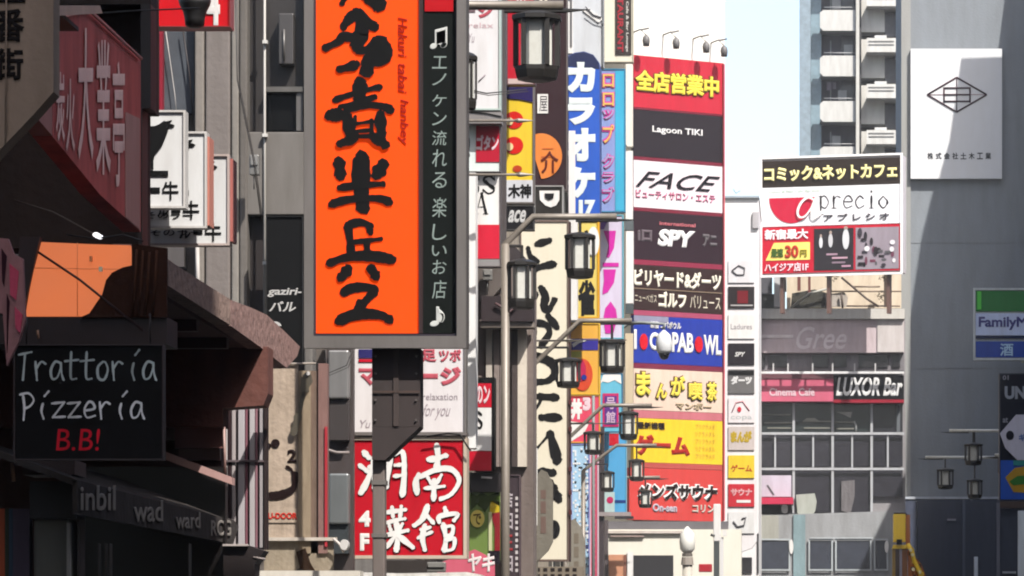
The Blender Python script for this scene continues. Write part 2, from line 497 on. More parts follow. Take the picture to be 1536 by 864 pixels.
# white bull signs
for i, (x0, y0, x1, y1, D, lb) in enumerate(((186, 165, 278, 312, 33.9, 'nearest white box sign with a black bull standing on a bar'), (200, 197, 310, 342, 34.4, 'middle white box sign of the bull shop, mostly hidden by the nearest one'), (206, 231, 344, 368, 34.95, 'farthest of the three white bull signs, lowest and with a reddish edge'))):
    t = board('bull_sign', lb, 'sign', x0, y0, x1, y1, D, plas((240, 240, 240)), plas((222, 218, 214), 1.55, .2) if i < 2 else plas((214, 196, 190), 1.55, .2), 3.2, .2, group='white bull signs in a row')
    K = plas((28, 28, 32))
    ox, oy = (0, 0) if i == 0 else ((31, 29) if i == 1 else (64, 62))
    bull = [(208, 190), (232, 189), (239, 186), (246, 181), (249, 182), (258, 180), (256, 183), (250, 185), (258, 186), (262, 188), (259, 191), (253, 191), (251, 199), (248, 207), (243, 219), (237, 227), (232, 233), (230, 241), (230, 254), (226.5, 254), (226, 240), (224, 254), (216, 254), (215, 240), (208, 236)]
    t.poly('bull_silhouette', [(a + ox, b_ + oy) for a, b_ in bull], K, -.012, -.002)
    t.box('bar', 196 + ox, 256 + oy, 252 + ox, 264.5 + oy, K, -.012, -.002)
    t.text('牛', 243 + ox, 272 + oy, 268 + ox, 300 + oy, K, bold=.015)
    t.text('-', 226 + ox, 281 + oy, 240 + ox, 290 + oy, K); t.text('ル', 205 + ox, 276 + oy, 222 + ox, 296 + oy, K, bold=.02)
    if i: t.text('そのラー', 212 + ox * .2, 318 + (oy - 29) * .78, 277 + ox * .4, 328 + (oy - 29) * .78, K, bold=.01)
    bracket(t, y0 + 20, x0, x0 - 60, 2, mat=metal((150, 146, 140)))
    if i == 2: t.box('red_edge', 344.5, 238, 349, 362, plas((196, 120, 112)), .02, .28)
    if i == 1: t.box('red_edge', 310.5, 205, 314, 338, plas((214, 140, 124)), .02, .28)

# orange lit window under the dark facade
t = T('lit_window', 'glowing orange shop window crossed by a thin dark cable', 'window', 40, 475, 24.6)
t.poly('pane', [(62, 363), (130, 366), (195, 368), (197, 399), (184, 402), (165, 410), (158, 424), (152, 444), (142, 458), (134, 474), (38, 474), (47, 420)], lit((232, 120, 62), .36, 'lit_window_pane'), 0, .05)
t.poly('drape', [(197.5, 366), (250, 372), (250, 476), (120, 476), (134, 470), (144, 455), (153, 442), (159, 420), (168, 409), (184, 401), (197.5, 398)], cloth((40, 24, 18), .4), -.05, -.005)
t.tube('cable', [(57, 378, -.12), (120, 420, -.12), (215, 496, -.12)], 1.8, M((28, 10, 10), .4))
pr = M((190, 110, 70), .36)
t.tube('pane_seam', [(116, 364, -.02), (116, 474, -.02)], .5, pr); t.tube('pane_seam', [(52, 402, -.02), (186, 404, -.02)], .5, pr)
t.box('fixing', 134, 384, 138, 392, pr, -.03, -.004); t.box('fixing', 148, 400, 153, 407, M((230, 190, 150), .36), -.03, -.004)
for k, (a, b_) in enumerate(((205, 374), (214, 376), (224, 378), (235, 376))): t.tube('drape_fold', [(a, b_, -.06), (a - 3, 430, -.07), (a - 7, 474, -.06)], 2.2, cloth((48, 30, 22), .4))
t.box('beam', -40, 475, 250, 516, M((26, 14, 12), .36), -.02, .4)
t.poly('side_post', [(30, 355), (60, 355), (34, 476), (20, 476)], M((30, 14, 12), .36), -.03, .05)
t.tube('beam_bracket', [(56, 495, -.1), (58, 508, -.1)], 2, M((120, 90, 70), .5))
# reddish poster strip at the left margin
t = T('banner_strip', 'narrow torn looking red and white banner at the left margin', 'banner', 0, 550, 22.5)
t.poly('cloth', [(-30, 355), (12, 358), (20, 380), (34, 388), (36, 440), (38, 480), (28, 512), (10, 548), (4, 470), (-30, 470)], cloth((118, 84, 84), .4), 0, .04)
for a, b_, c, d, e in ((2, 372, 10, 430, .5), (14, 395, 28, 450, .2), (10, 440, 14, 530, .3), (22, 460, 34, 500, .2)):
    t.poly('stripe', [(a, b_), (c, b_ + 12), (c - 4, d), (a + 1, d - 8)], cloth((40, 20, 26), .4) if e > .25 else cloth((150, 60, 78), .4), -.012, -.002)

# canopy with stone fascia running along the street
t = T('shop_canopy', 'long sloping looking canopy with grey stone fascia and dark underside', 'canopy', 198, 398, 24.75, R(90))
st = M((124, 106, 98), .62, .9, .55, .9, 0, 3.0, .1, False, 'stone')  # near stretch of stone, colour raised to make up for the shade
st2 = M((150, 122, 116), 1.0, .9, .55, .9, 0, 3.0, .1, False, 'stone')  # same stone at the sunlit end, its lit tone in the colour
fz = [(198, 366), (228, 372), (262, 396), (287, 412), (318, 432), (345, 449), (346, 488), (300, 459), (250, 427), (198, 398)]
t.poly('fascia', fz, st, 0, .12)
t.poly('fascia', [(346.5, 450), (378, 462), (400, 472), (428, 498), (450, 520), (446, 534), (430, 552), (390, 520), (346.5, 489)], st2, 0, .12)
A = t.L(198, 398); B = t.L(430, 552)
b = MB(); b.box(A[0], B[0], .121, 3.2, A[1] - .02, A[1] + .04)
b.build('soffit', M((56, 30, 24), .5, .8, .4, .3), t.o)
b = MB(); b.box(B[0] + .003, B[0] + .06, .13, 3.2, A[1] - .25, A[1] + .06); b.build('end_board', M((70, 36, 28), .5), t.o)
for k in range(5):
    s0 = A[0] + (B[0] - A[0]) * (k + .4) / 5
    MB().box(s0, s0 + .1, .14, 3.1, A[1] - .1, A[1] - .021).build('joist', M((44, 24, 20), .5), t.o)
b = T('shopfront', 'brown wooden shopfront wall below the canopy', 'shopfront', 240, 864, 31.0)
b.poly('wall', [(-60, 560), (332, 560), (332, 1050), (-60, 1050)], M((44, 26, 22), .36, .8, .4, .3), .05, .3)
b.poly('lintel', [(-60, 520), (402, 520), (402, 590), (395, 608), (334, 612), (334, 640), (-60, 640)], M((62, 34, 28), .4, .8, .35, .4), -.3, .0)
b.box('sign_plate', 246, 640, 262, 660, M((70, 56, 52), .36), -.05, .02)
b.box('window', 268, 640, 330, 690, glass((60, 36, 34), .4, .4), -.02, .045)
b.poly('ledge', [(244, 676), (348, 716), (348, 727), (244, 688)], M((112, 88, 84), .4), -.5, -.35)
b.tube('post', [(336, 640, -.3), (338, 712, -.3)], 2, M((110, 90, 86), .4))
b.box('wall_patch', 262, 612, 334, 672, M((70, 44, 40), .36), -.10, -.05)

# pizzeria board
t = board('pizzeria_board', 'black hanging board lettered Trattoria Pizzeria in chalk with red below', 'sign', 20, 516, 245, 690, 23.8, plas((14, 11, 11), .36), M((40, 30, 30), .4), 2, .12)
ch1 = plas((150, 158, 156), .36, .6); ch2 = plas((208, 198, 196), .36, .4)
def hand(t, word, px0, py0, px1, py1, mat):
    # chalk letters with a hand-drawn wobble, one mesh per letter
    g = {'T': [[(0, .1), (.9, .0)], [(.45, .05), (.3, 1)]], 'r': [[(.1, .35), (.2, 1)], [(.15, .6), (.5, .35), (.8, .42)]],
         'a': [[(.8, .4), (.4, .35), (.1, .65), (.2, .95), (.55, .9), (.8, .55)], [(.8, .38), (.85, .75), (1, 1)]],
         't': [[(.45, .0), (.4, .6), (.45, .95), (.8, .95)], [(0, .33), (.95, .28)]],
         'o': [[(.5, .35), (.15, .55), (.2, .92), (.6, .98), (.85, .65), (.7, .38), (.5, .35)]],
         'i': [[(.5, .4), (.4, .7), (.55, 1)], [(.6, .12), (.9, -.08)]],
         'P': [[(.2, .05), (.3, .55), (.25, 1.05)], [(.0, .05), (.6, .0), (.95, .25), (.7, .5), (.3, .6)]],
         'z': [[(.05, .4), (.9, .35)], [(.9, .35), (.1, .95)], [(.1, .95), (.95, .92)]],
         'e': [[(.15, .68), (.8, .6), (.7, .38), (.4, .35), (.12, .65), (.3, .95), (.85, .88)]]}
    n = len(word); w = (px1 - px0) / n
    for i, c in enumerate(word):
        x0 = px0 + i * w; st = [([(x0 + p[0] * w * .92, py0 + p[1] * (py1 - py0)) for p in s_], 3.6) for s_ in g[c]]
        t.brush(st, mat, y=-.012, name='letter', step=.0006)
hand(t, 'Trattoria', 28, 528, 236, 570, ch1)
hand(t, 'Pizzeria', 30, 590, 218, 628, ch2)
t.text('B.B!', 84, 643, 150, 676, plas((170, 20, 36), .36, .5), bold=.0, shear=.1)
t.tube('hanger', [(40, 516), (40, 476)], 1.2, M((20, 14, 12), .4)); t.tube('hanger', [(225, 516), (225, 470)], 1.2, M((20, 14, 12), .4))

# dark awning with lettered valance
t = T('shop_awning', 'dark grey awning with pale lettering on its valance at lower left', 'awning', 116, 775, 24.6, R(90))
aw = cloth((44, 41, 40), .42)
t.poly('valance', [(116, 720), (236, 751), (352, 781), (358, 790), (350, 816), (230, 793), (116, 771)], aw, 0, .03)
v0 = t.L(116, 720); v1 = t.L(352, 781)
b = MB(); b.v = [(v0[0], 0, v0[1]), (v1[0], 0, v1[1]), (v1[0], .8, v1[1] + .30), (v0[0], .8, v0[1] + .30), (v0[0], .03, v0[1] - .03), (v1[0], .03, v1[1] - .03), (v1[0], .83, v1[1] + .27), (v0[0], .83, v0[1] + .27)]
b.f = [(0, 1, 2, 3), (7, 6, 5, 4), (0, 4, 5, 1), (1, 5, 6, 2), (2, 6, 7, 3), (3, 7, 4, 0)]
b.build('cover', aw, t.o)
lt = ink((92, 88, 84), .44)
for w_, a, b_, c, d in (('inbil', 120, 728, 173, 766), ('wad', 200, 750, 244, 783), ('ward', 263, 768, 300, 793), ('RCG', 316, 780, 346, 804)):
    t.text(w_, a, b_, c, d, lt, y=-.006, bold=.02, name='lettering')
t2 = T('shop_entrance', 'dark shop entrance below the awning with grey pillar and coloured poster', 'entrance', 0, 864, 25.2)
t2.poly('door', [(116, 700), (338, 700), (338, 1050), (116, 1050)], glass((10, 8, 8), .4, .3), 5.5, 5.6)
t2.box('awning_end', 45, 722, 115, 778, M((16, 12, 12), .36), .0, .3)
t2.box('duct', 34, 690, 112, 712, M((48, 36, 34), .36), .1, .5)
t2.tube('lamp_tube', [(18, 694, .2), (21, 722, .2)], 3, M((150, 116, 96), .5))
t2.box('pillar', 50, 778, 104, 1050, concrete((84, 82, 76), .42), .1, .6, bev=.02)
t2.box('pillar_trim', 100, 784, 105, 1050, M((120, 116, 112), .45), .06, .11)
t2.box('door_frame', 116, 776, 119, 1050, M((44, 36, 34), .42), .2, .4)
for k, xx in enumerate((146, 156, 163, 282)):
    t2.box('door_bar', xx, 815, xx + 1.6, 1050, M((30, 26, 22), .42), .6, .7)
for a, b_, c in ((-20, 7, (150, 70, 44)), (7.3, 13, (60, 62, 46)), (13.3, 19, (60, 74, 90)), (19.3, 44, (84, 72, 86))):
    t2.box('poster', a, 763, b_, 1050, plas(c, .42, .3), .2, .3)

# striped curtain by the entrance
t = T('slat_screen', 'white and grey vertical slat screen beside the beige banner', 'screen', 334, 820, 33.4)
for k, (a, b_, c) in enumerate(((335, 341, (214, 206, 204)), (342, 347, (80, 60, 64)), (347.5, 353, (200, 190, 190)), (357, 367, (206, 200, 204)), (367.5, 371, (150, 100, 112)), (374, 382, (208, 202, 204)), (382.4, 386, (160, 118, 128)), (389, 395, (196, 190, 192)))):
    t.box('slat', a, 608, b_, 822, plas(c, 1.7), 0, .05, bev=.006)
t.box('back_panel', 333, 604, 402, 824, M((92, 78, 82)), .06, .1)
t.box('dark_post', 396, 560, 401, 824, M((44, 26, 26)), -.02, .055)
t.box('rail', 334, 690, 396, 693, M((110, 96, 100)), -.02, -.003)

# beige banner with spoon
t = T('cafe_banner', 'beige banner printed with a spoon, a 2 and a black curve', 'banner', 400, 812, 38.5)
be = cloth((206, 186, 166), 1.6)
t.box('cloth', 401, 545, 447, 806, be, 0, .03)
t.box('wood_trim', 447.4, 556, 466, 830, M((168, 148, 122), 1.6, .7, .3, .2, 0, 4), -.02, .1)
t.box('wood_trim', 466.4, 556, 477, 830, M((132, 108, 92), 1.6, .7, .3, .2, 0, 4), .0, .1)
t.box('wood_trim', 477.4, 545, 491, 830, M((150, 112, 104), 1.6, .7, .3, .2, 0, 4), -.03, .1)
t.box('red_line', 487, 640, 491, 820, plas((190, 60, 70)), -.05, -.033)
dkb = plas((52, 34, 24))
t.disc('dot', 413, 665, 6.5, 6.5, dkb, -.012, -.002); t.disc('dot', 402.5, 669, 4, 4.5, dkb, -.012, -.002)
t.text('2', 431, 674, 445, 694, dkb, bold=.05)
t.brush([([(402, 744), (422, 742), (440, 732), (443, 712)], 12), ([(440, 722), (438, 706), (430, 700)], 5)], dkb, y=-.01, name='curve')
t.text('U-DOOR', 402, 769, 446, 779, plas((214, 60, 48)), bold=.05, y=-.014)
t.box('print_patch', 402, 762, 447, 784, be, -.012, -.008)
sp = metal((120, 112, 98), 1.6, .3)
t.brush([([(461, 566), (457, 582)], 17)], sp, y=-.08, name='spoon_bowl')
t.brush([([(455, 590), (450, 615), (444, 640)], 6), ([(447, 624), (441, 648)], 13)], sp, y=-.05, name='spoon_handle')
t.disc('spoon_highlight', 462, 560, 3, 3, plas((230, 225, 220)), -.1, -.09)
t.box('cap_rail', 399, 806, 505, 811, M((222, 210, 196)), -.06, .0)
t.tube('rail_bend', [(500, 808, -.1), (509, 816, -.1), (516, 828, -.1)], 2.2, M((222, 210, 200)))
t.disc('ball', 516, 817, 6, 8, M((232, 228, 224)), -.2, -.05)
t.box('lower_cloth', 396, 811.5, 500, 862, cloth((176, 162, 142), 1.6), .0, .04)
t.poly('dark_fold', [(444, 828), (458, 822), (466, 846), (476, 862), (430, 862), (450, 852)], cloth((60, 44, 34), 1.6), -.03, -.002)
t.box('counter_top', 380, 856, 540, 870, M((236, 228, 214)), -.3, .0)
t.tube('bar', [(401, 546, -.02), (474, 545, -.02)], 1.5, M((170, 158, 146)))
t = T('shop_machine', 'dark fan or machine top at the foot of the slat screen', 'machine', 330, 864, 30.6)
t.poly('body', [(335, 818), (372, 818), (396, 826), (382, 846), (372, 1050), (335, 1050)], M((26, 20, 20), .45), 0, .3)
t.box('trim', 334, 816, 372, 819, M((190, 180, 176), .8), -.05, .0)
t.tube('arm', [(380, 836), (398, 839)], 1.8, M((150, 140, 136), .8))

# stack of grey boxes between banner and red sign
t = T('duct_stack', 'grey wall boxes and ducts between the beige banner and the red sign', 'duct', 492, 864, 42.9)
t.box('backing', 490, 500, 530, 1045, M((72, 62, 60)), .2, .34)
t.box('duct_box', 492, 525, 523, 598, metal((150, 148, 146)), 0, .19, bev=.02)
t.box('duct_box', 493, 710, 523, 786, metal((134, 138, 138)), 0, .19, bev=.02)
t.box('dark_panel', 494, 600, 523, 660, M((60, 52, 50)), .05, .19)
t.box('dark_panel', 494, 787, 523, 830, M((50, 56, 58)), .05, .19)
t.tube('hose', [(484, 668, -.05), (492, 675, -.05), (505, 679, -.05), (524, 679, -.05)], 2.4, M((140, 128, 124)))

# ------------------------------------------------------------------ orange pole sign
t = T('orange_sign', 'tall orange sign with black brush characters and green strip on a grey pole', 'sign', 567, 1266, 34)
fr = metal((134, 128, 124), 1.5, .5)
t.box('cabinet', 461, -400, 696, 516, M((96, 90, 88), 1.5), .03, .55)
ring(t, 'frame', 456, -400, 699, 522, 14, fr, -.06, .028, wb=18)
dred = M((70, 14, 20), 1.5)
ring(t, 'inner_lip', 469, -390, 688, 505, 4.5, M((44, 34, 48), 1.5), -.03, .0, wb=4)
orange = lit((255, 70, 0), .20, 'backlit_orange')
orange.node_tree.nodes['Principled BSDF'].inputs['Base Color'].default_value = (.42, .036, .001, 1)
orange.node_tree.nodes['Principled BSDF'].inputs['Specular IOR Level'].default_value = .1
orange.node_tree.nodes['Principled BSDF'].inputs['Roughness'].default_value = .7
for n_ in orange.node_tree.nodes:
    if n_.type == 'MIX': n_.inputs['B'].default_value = (lin(240), lin(64), 0, 1)
t.box('orange_face', 474, -380, 628, 500, orange, .001, .02)
t.box('divider', 628.2, -380, 634, 500, M((52, 10, 14), 1.5), -.02, .02)
t.box('green_face', 634.2, -380, 684.5, 500, plas((20, 38, 34), 1.5, .3), .0, .02)
t.box('red_block', 637, -200, 680, 17, plas((206, 24, 34)), -.012, -.002)
BK = plas((30, 14, 12), 1.5, .2)
z6 = lambda p: (360 + p[0] / 4, p[1] / 4)
z7 = lambda p: (360 + p[0] / 4, 216 + p[1] / 4)
z8 = lambda p: (360 + p[0] / 4, 432 + p[1] / 4)
t.brush([([(640, -40), (612, 20)], 9), ([(740, -60), (790, 0), (830, 20)], 24), ([(850, -50), (850, 10)], 10)], BK, cv=z6, fat=1.12)
t.brush([([(690, 80), (650, 120), (622, 158)], 14), ([(700, 70), (770, 130), (805, 160)], 15), ([(720, 110), (730, 190), (700, 260)], 20), ([(690, 230), (620, 220), (590, 250), (515, 285)], 13), ([(700, 290), (760, 300), (830, 240)], 15), ([(850, 245), (880, 300), (850, 350), (770, 360)], 19), ([(700, 385), (660, 400), (600, 415)], 13), ([(770, 375), (760, 430)], 21), ([(830, 300), (750, 380)], 15), ([(770, 130), (750, 180)], 13)], BK, cv=z6, fat=1.12)
t.brush([([(720, 495), (722, 590)], 20), ([(570, 600), (640, 575), (800, 530), (840, 525)], 10), ([(600, 640), (700, 620), (810, 580)], 9), ([(535, 690), (600, 690), (640, 700)], 17), ([(640, 650), (760, 630), (860, 640), (905, 660)], 13), ([(640, 680), (655, 800)], 14), ([(840, 690), (850, 810)], 16), ([(680, 745), (780, 730)], 6), ([(680, 790), (790, 780)], 6), ([(690, 700), (680, 800)], 6), ([(790, 720), (790, 800)], 7), ([(600, 860), (660, 840), (690, 810)], 14), ([(800, 820), (850, 850), (870, 870)], 15), ([(650, 820), (840, 815)], 8)], BK, cv=z6, fat=1.12)
t.brush([([(728, 80), (726, 240), (738, 380)], 23), ([(595, 105), (603, 190)], 18), ([(858, 120), (825, 180)], 19), ([(600, 262), (720, 248), (858, 240)], 10), ([(550, 360), (640, 335), (760, 325), (850, 330), (900, 350)], 12)], BK, cv=z7, fat=1.15)
t.brush([([(650, 485), (720, 470), (785, 490)], 11), ([(648, 490), (660, 580), (668, 670)], 13), ([(770, 500), (785, 530)], 9), ([(670, 590), (760, 580), (845, 570)], 7), ([(760, 590), (765, 660)], 11), ([(540, 715), (620, 685), (740, 670), (850, 680), (915, 695)], 14), ([(650, 750), (610, 800)], 15), ([(785, 745), (815, 790)], 15)], BK, cv=z7, fat=1.15)
t.brush([([(620, 30), (660, 5), (730, -5), (810, 5), (800, 30)], 13), ([(805, 20), (760, 70), (715, 120)], 14), ([(715, 90), (710, 150)], 13), ([(590, 200), (670, 165), (760, 155), (850, 165), (895, 190)], 15)], BK, cv=z8, fat=1.15)
for w_, a, b_, e in (('Hakuri', 26, 86, 611), ('tabai', 95, 140, 611), ('hanbey', 149, 218, 613)): t.text(w_, 597, a, e, b_, plas((176, 30, 20), 1.5), y=-.004, bold=.012, shear=.2, rot=-90)
gr = plas((168, 184, 178), 1.5, .5)
t.text('♫', 645, 40, 671, 74, plas((225, 228, 224), 1.5), bold=.02)
for ch_, y0, y1 in (('エ', 84, 103), ('ノ', 110, 128), ('ケ', 142, 160), ('ン', 168, 188), ('流', 196, 218), ('れ', 224, 250), ('る', 258, 282), ('楽', 296, 326), ('し', 336, 360), ('い', 368, 384), ('お', 390, 411), ('店', 420, 448)):
    t.text(ch_, 648, y0, 670, y1, gr, bold=.0, name='character', shear=.08)
t.text('♪', 645, 459, 667, 490, plas((225, 228, 224), 1.5), bold=.02)
pm = M((58, 46, 44), 1.5, .7, .3)
t.box('neck', 558, 522.5, 630, 640, pm, .12, .42)
for yy in (534, 560, 600, 630):
    for xx in (563, 624): t.disc('bolt', xx, yy, 1.8, 1.8, metal((120, 112, 108)), .10, .119, n=8)
t.box('seam_plate', 590, 524, 598, 639, M((76, 62, 58), 1.5, .7, .4), .105, .119); t.box('rust_streak_plate', 558, 586, 630, 589, M((80, 60, 52), 1.5, .7, .4), .1, .104)
t.box('clamp_band', 557, 720, 578.5, 727, metal((150, 144, 138)), .19, .37); t.box('clamp_band', 557, 800, 578.5, 806, metal((150, 144, 138)), .19, .37)
t.poly('gusset', [(558, 640.3), (630, 640.3), (600, 668), (578, 690), (558, 690)], pm, .12, .42)
t.box('pole', 558.5, 690.3, 577, 1290, M((128, 116, 110), 1.5, .6, .3), .2, .36, bev=.01)

# ------------------------------------------------------------------ street lamps
LAMPG = M((214, 214, 206), 1.3, .6, .15, 0, 0, 3, .3, False, 'frosted_glass')
IRON = M((52, 48, 44), 1.6, .5, .35, .1, .3, 3, .5, True, 'iron')
ARM_L = M((150, 140, 128), 1.6, .5, .3, .1, .2, 2, .5, True, 'painted_steel')
ARM_R = M((170, 170, 166), .6, .5, .3, .1, .2, 2, .5, True, 'painted_steel')  # right-hand arms coloured paler to make up for the shade there
def lantern(parent, x, z, w, h, rod):
    """x, z: top centre of the cap in the lamp's own metres"""
    r = w / 2
    e = bpy.data.objects.new('lantern', None)
    b = MB().lathe([(r * .5, -h), (r * .80, -h * .97), (r * .88, -h * .86), (r * .88, -h * .80)], (x, 0, z), 8)
    base = b.build('lantern', IRON, parent)
    MB().lathe([(r * .80, -h * .16), (r * 1.0, -h * .14), (r * 1.0, -h * .08), (r * .6, -h * .03), (r * .12, 0)], (x, 0, z), 8).build('cap', IRON, base)
    MB().lathe([(r * .64, -h * .80), (r * .64, -h * .16)], (x, 0, z), 8).build('glass', LAMPG, base)
    for a in (12, 57, 123, 168, 192, 237, 303, 348):
        a = R(a)
        cx, cy = x + r * .82 * math.cos(a), r * .82 * math.sin(a)
        MB().box(cx - r * .09, cx + r * .09, cy - r * .09, cy + r * .09, z - h * .80, z - h * .15).build('bar', IRON, base)
    MB().tube([(x, 0, z - h * .01), (x, 0, z + rod)], r * .09, 6).build('rod', IRON, base)
def lamp(label, px_post, D, arm_py, kink_px, kink_py, end_px, lanterns, post_top=None, rods=(), side=1, armr=5.0, postr=6.5):
    ARM = ARM_R if side < 0 else ARM_L
    t = T('street_lamp', label, 'street lamp', px_post, VY + EYE * F / D, D, 0, 'lantern street lamps')
    ps = 53.8 / D
    bz = 0.0
    x0, zk = t.L(px_post, kink_py)
    MB().tube([(0, 0, 0), (0, 0, zk)], postr * ps * D / F, 10).build('post', ARM, t.o, smooth=True)
    MB().lathe([(.17, 0), (.17, .5), (.12, .6), (.10, .75)], (0, 0, 0), 12).build('plinth', ARM, t.o)
    xk, za = t.L(kink_px, arm_py); xe, _ = t.L(end_px, arm_py)
    r = armr * ps * D / F
    MB().tube([(0, 0, zk - .05), (0, 0, zk), (xk, 0, za), (xe, 0, za)], r, 10).build('arm', ARM, t.o, smooth=True)
    MB().tube([(xe - side * .55, 0, za - r * 1.1), (xe, 0, za - r * 1.1), (xe + side * .25, 0, za - r * .9)], [r * .55, r * .5, .004], 6).build('arm_tip', IRON, t.o)
    for (cx, top, w, h) in lanterns:
        x, z = t.L(cx, top)
        rod = max(.03, za - z) if (min(0, xe) < x < max(0, xe)) and side * (x - xk) > -.05 else .18
        lantern(t.o, x, z, w * D / F, h * D / F, rod)
        if rod == .18:
            MB().tube([(0, 0, z + .17), (x, 0, z + .17)], .02, 6).build('cross_bar', IRON, t.o)
    for (a, b_, py) in rods:
        xa, z = t.L(a, py); xb, _ = t.L(b_, py)
        MB().tube([(xa, 0, z), (xb - .25, 0, z), (xb - .2, 0, z), (xb, 0, z)], [.018, .018, .034, .004], 8).build('banner_rod', ARM, t.o)
        MB().tube([(0, -.01, z), (xa, -.01, z)], .016, 6).build('rod_clamp', ARM, t.o)
    return t
lamp('nearest lantern street lamp, biggest lantern at the top of the picture', 567, 37.2, 8, 640, -40, 845, [(805, 16, 78, 106), (702, 78, 30, 88)], postr=3)
lamp('second lantern street lamp, between the black sign and the cream sign', 758, 53.8, 325, 800, 366, 925, [(870, 348, 50, 70), (783, 388, 46, 76)], rods=[(700, 800, 181), (700, 802, 262)])
lamp('third lantern street lamp, in front of the long cream sign', 795, 69.3, 481, 870, 552, 948, [(918, 508, 43, 52), (852, 536, 42, 46)], rods=[(716, 870, 511)])
lamp('fourth lantern street lamp, just left of the yellow game sign', 848, 90, 608, 905, 662, 978, [(943, 616, 32, 44), (890, 646, 32, 36)], rods=[(790, 870, 634)])
lamp('fifth lantern street lamp, small, by the left edge of the red sauna sign', 875, 104, 668, 925, 706, 985, [(955, 688, 26, 34), (911, 706, 24, 32)])
lamp('farthest left lantern street lamp, over the red sauna sign', 899, 112, 716, 935, 745, 990, [(968, 734, 24, 28)])
lamp('right side lantern street lamp with two small lanterns over the grey wall', 1553, 113, 646, 1500, 690, 1424, [(1460, 664, 30, 34), (1462, 718, 26, 30)], side=-1)
lamp('right side lantern street lamp farther away, its lantern leftmost on that side', 1560, 124, 686, 1500, 720, 1388, [(1418, 702, 28, 32)], side=-1)
lamp('right side lantern street lamp in front of the dark poster', 1600, 98, 683, 1560, 730, 1492, [(1509, 684, 28, 32)], side=-1)

# ------------------------------------------------------------------ middle stack of projecting signs
WH = plas((250, 248, 246)); RED = plas((214, 26, 52)); BLK = plas((22, 20, 22)); NAVY = plas((52, 48, 110))
gfr = metal((150, 144, 140)); dfr = metal((78, 72, 70))
PINK = plas((206, 96, 110), grime=.3); PT = plas((176, 162, 168)); 
# white massage sign above the red restaurant sign
t = board('massage_sign', 'white sign with pink lettering, right above the red restaurant sign', 'sign', 525, 500, 699, 656, 43.9, plas((240, 234, 234)), gfr, 3, .3)
t.box('blue_block', 538, 524, 560, 537, NAVY, -.012, -.002); t.box('red_line', 538, 539, 560, 543, RED, -.012, -.002)
t.text('マ', 538, 552, 566, 578, PINK, bold=.05); t.text('足', 632, 524, 655, 543, PINK, bold=.05); t.text('ツボ', 658, 524, 692, 543, PINK, bold=.05)
t.text('ー', 631, 560, 657, 568, PINK, bold=.05); t.text('ジ', 660, 550, 692, 578, PINK, bold=.06)
t.text('relaxation', 634, 590, 686, 600, PT, bold=.0); t.text('for you', 634, 606, 676, 630, PT, shear=.5, bold=0)
t.text('Yu', 540, 630, 556, 642, PT, bold=0, shear=.3)
# red restaurant sign
t = board('restaurant_sign', 'large red sign with white brush characters in a cream frame, behind the grey pole', 'sign', 524, 655, 700, 838, 43.6, plas((205, 16, 42)), M((214, 196, 176)), 5, .35)
WB = plas((252, 250, 246)); SHD = plas((70, 20, 24))
zz = lambda p: (360 + p[0] / 4, 648 + p[1] / 4)
z_s = lambda p: (360 + p[0] / 4 + 1.6, 648 + p[1] / 4 + 1.6)
RS = [[([(742, 120), (775, 155)], 9), ([(718, 200), (765, 235)], 8), ([(790, 220), (760, 300), (725, 365)], 9), ([(800, 150), (805, 340)], 8), ([(775, 210), (850, 195)], 7), ([(800, 260), (850, 255), (845, 330), (800, 335)], 6),
       ([(905, 135), (890, 240), (880, 330)], 8), ([(905, 135), (975, 120), (985, 250), (975, 375)], 10), ([(930, 200), (970, 195)], 6), ([(925, 265), (970, 260)], 6)],
      [([(1130, 165), (1180, 158), (1235, 140)], 9), ([(1180, 80), (1188, 150), (1180, 215)], 10), ([(1072, 255), (1055, 300), (1062, 365)], 9), ([(1080, 270), (1180, 225), (1270, 225), (1315, 290), (1270, 370), (1205, 402)], 8), ([(1125, 270), (1150, 312)], 6), ([(1208, 258), (1180, 308)], 6), ([(1110, 338), (1225, 325)], 6), ([(1165, 290), (1162, 402)], 9)],
      [([(880, 482), (990, 466)], 7), ([(912, 450), (918, 510)], 6), ([(968, 446), (960, 512)], 6), ([(880, 545), (930, 530), (990, 520)], 6), ([(895, 560), (905, 590)], 6), ([(975, 550), (950, 590)], 6), ([(880, 618), (1005, 590)], 7), ([(938, 545), (945, 640), (938, 708)], 9), ([(930, 625), (880, 690)], 7), ([(955, 625), (1035, 690)], 9)],
      [([(1125, 445), (1095, 520), (1048, 560)], 9), ([(1120, 500), (1160, 545)], 7), ([(1085, 585), (1140, 572)], 6), ([(1108, 560), (1095, 640), (1110, 705)], 8), ([(1150, 600), (1070, 635)], 6), ([(1228, 455), (1240, 490)], 7), ([(1195, 540), (1200, 505), (1305, 490), (1285, 530)], 7), ([(1220, 555), (1235, 640), (1225, 712)], 9), ([(1225, 572), (1275, 565), (1270, 615), (1230, 625)], 6), ([(1235, 650), (1285, 640), (1278, 700), (1230, 712)], 6)]]
for st_ in RS:
    t.brush(st_, SHD, cv=z_s, y=-.001, step=.0002, name='character_shadow')
    t.brush(st_, WB, cv=zz, y=-.012)
t.text('4', 538, 766, 556, 790, WB, bold=.06, name='character'); t.text('F', 540, 800, 554, 826, WB, bold=.06, name='character')
t.tube('cable', [(640, 655, -.1), (672, 650, -.1), (690, 652, -.1), (700, 668, -.1), (706, 676, -.1)], 1.3, BLK)
t.box('top_rail', 524, 648, 700, 653, M((120, 112, 108)), -.05, .2)
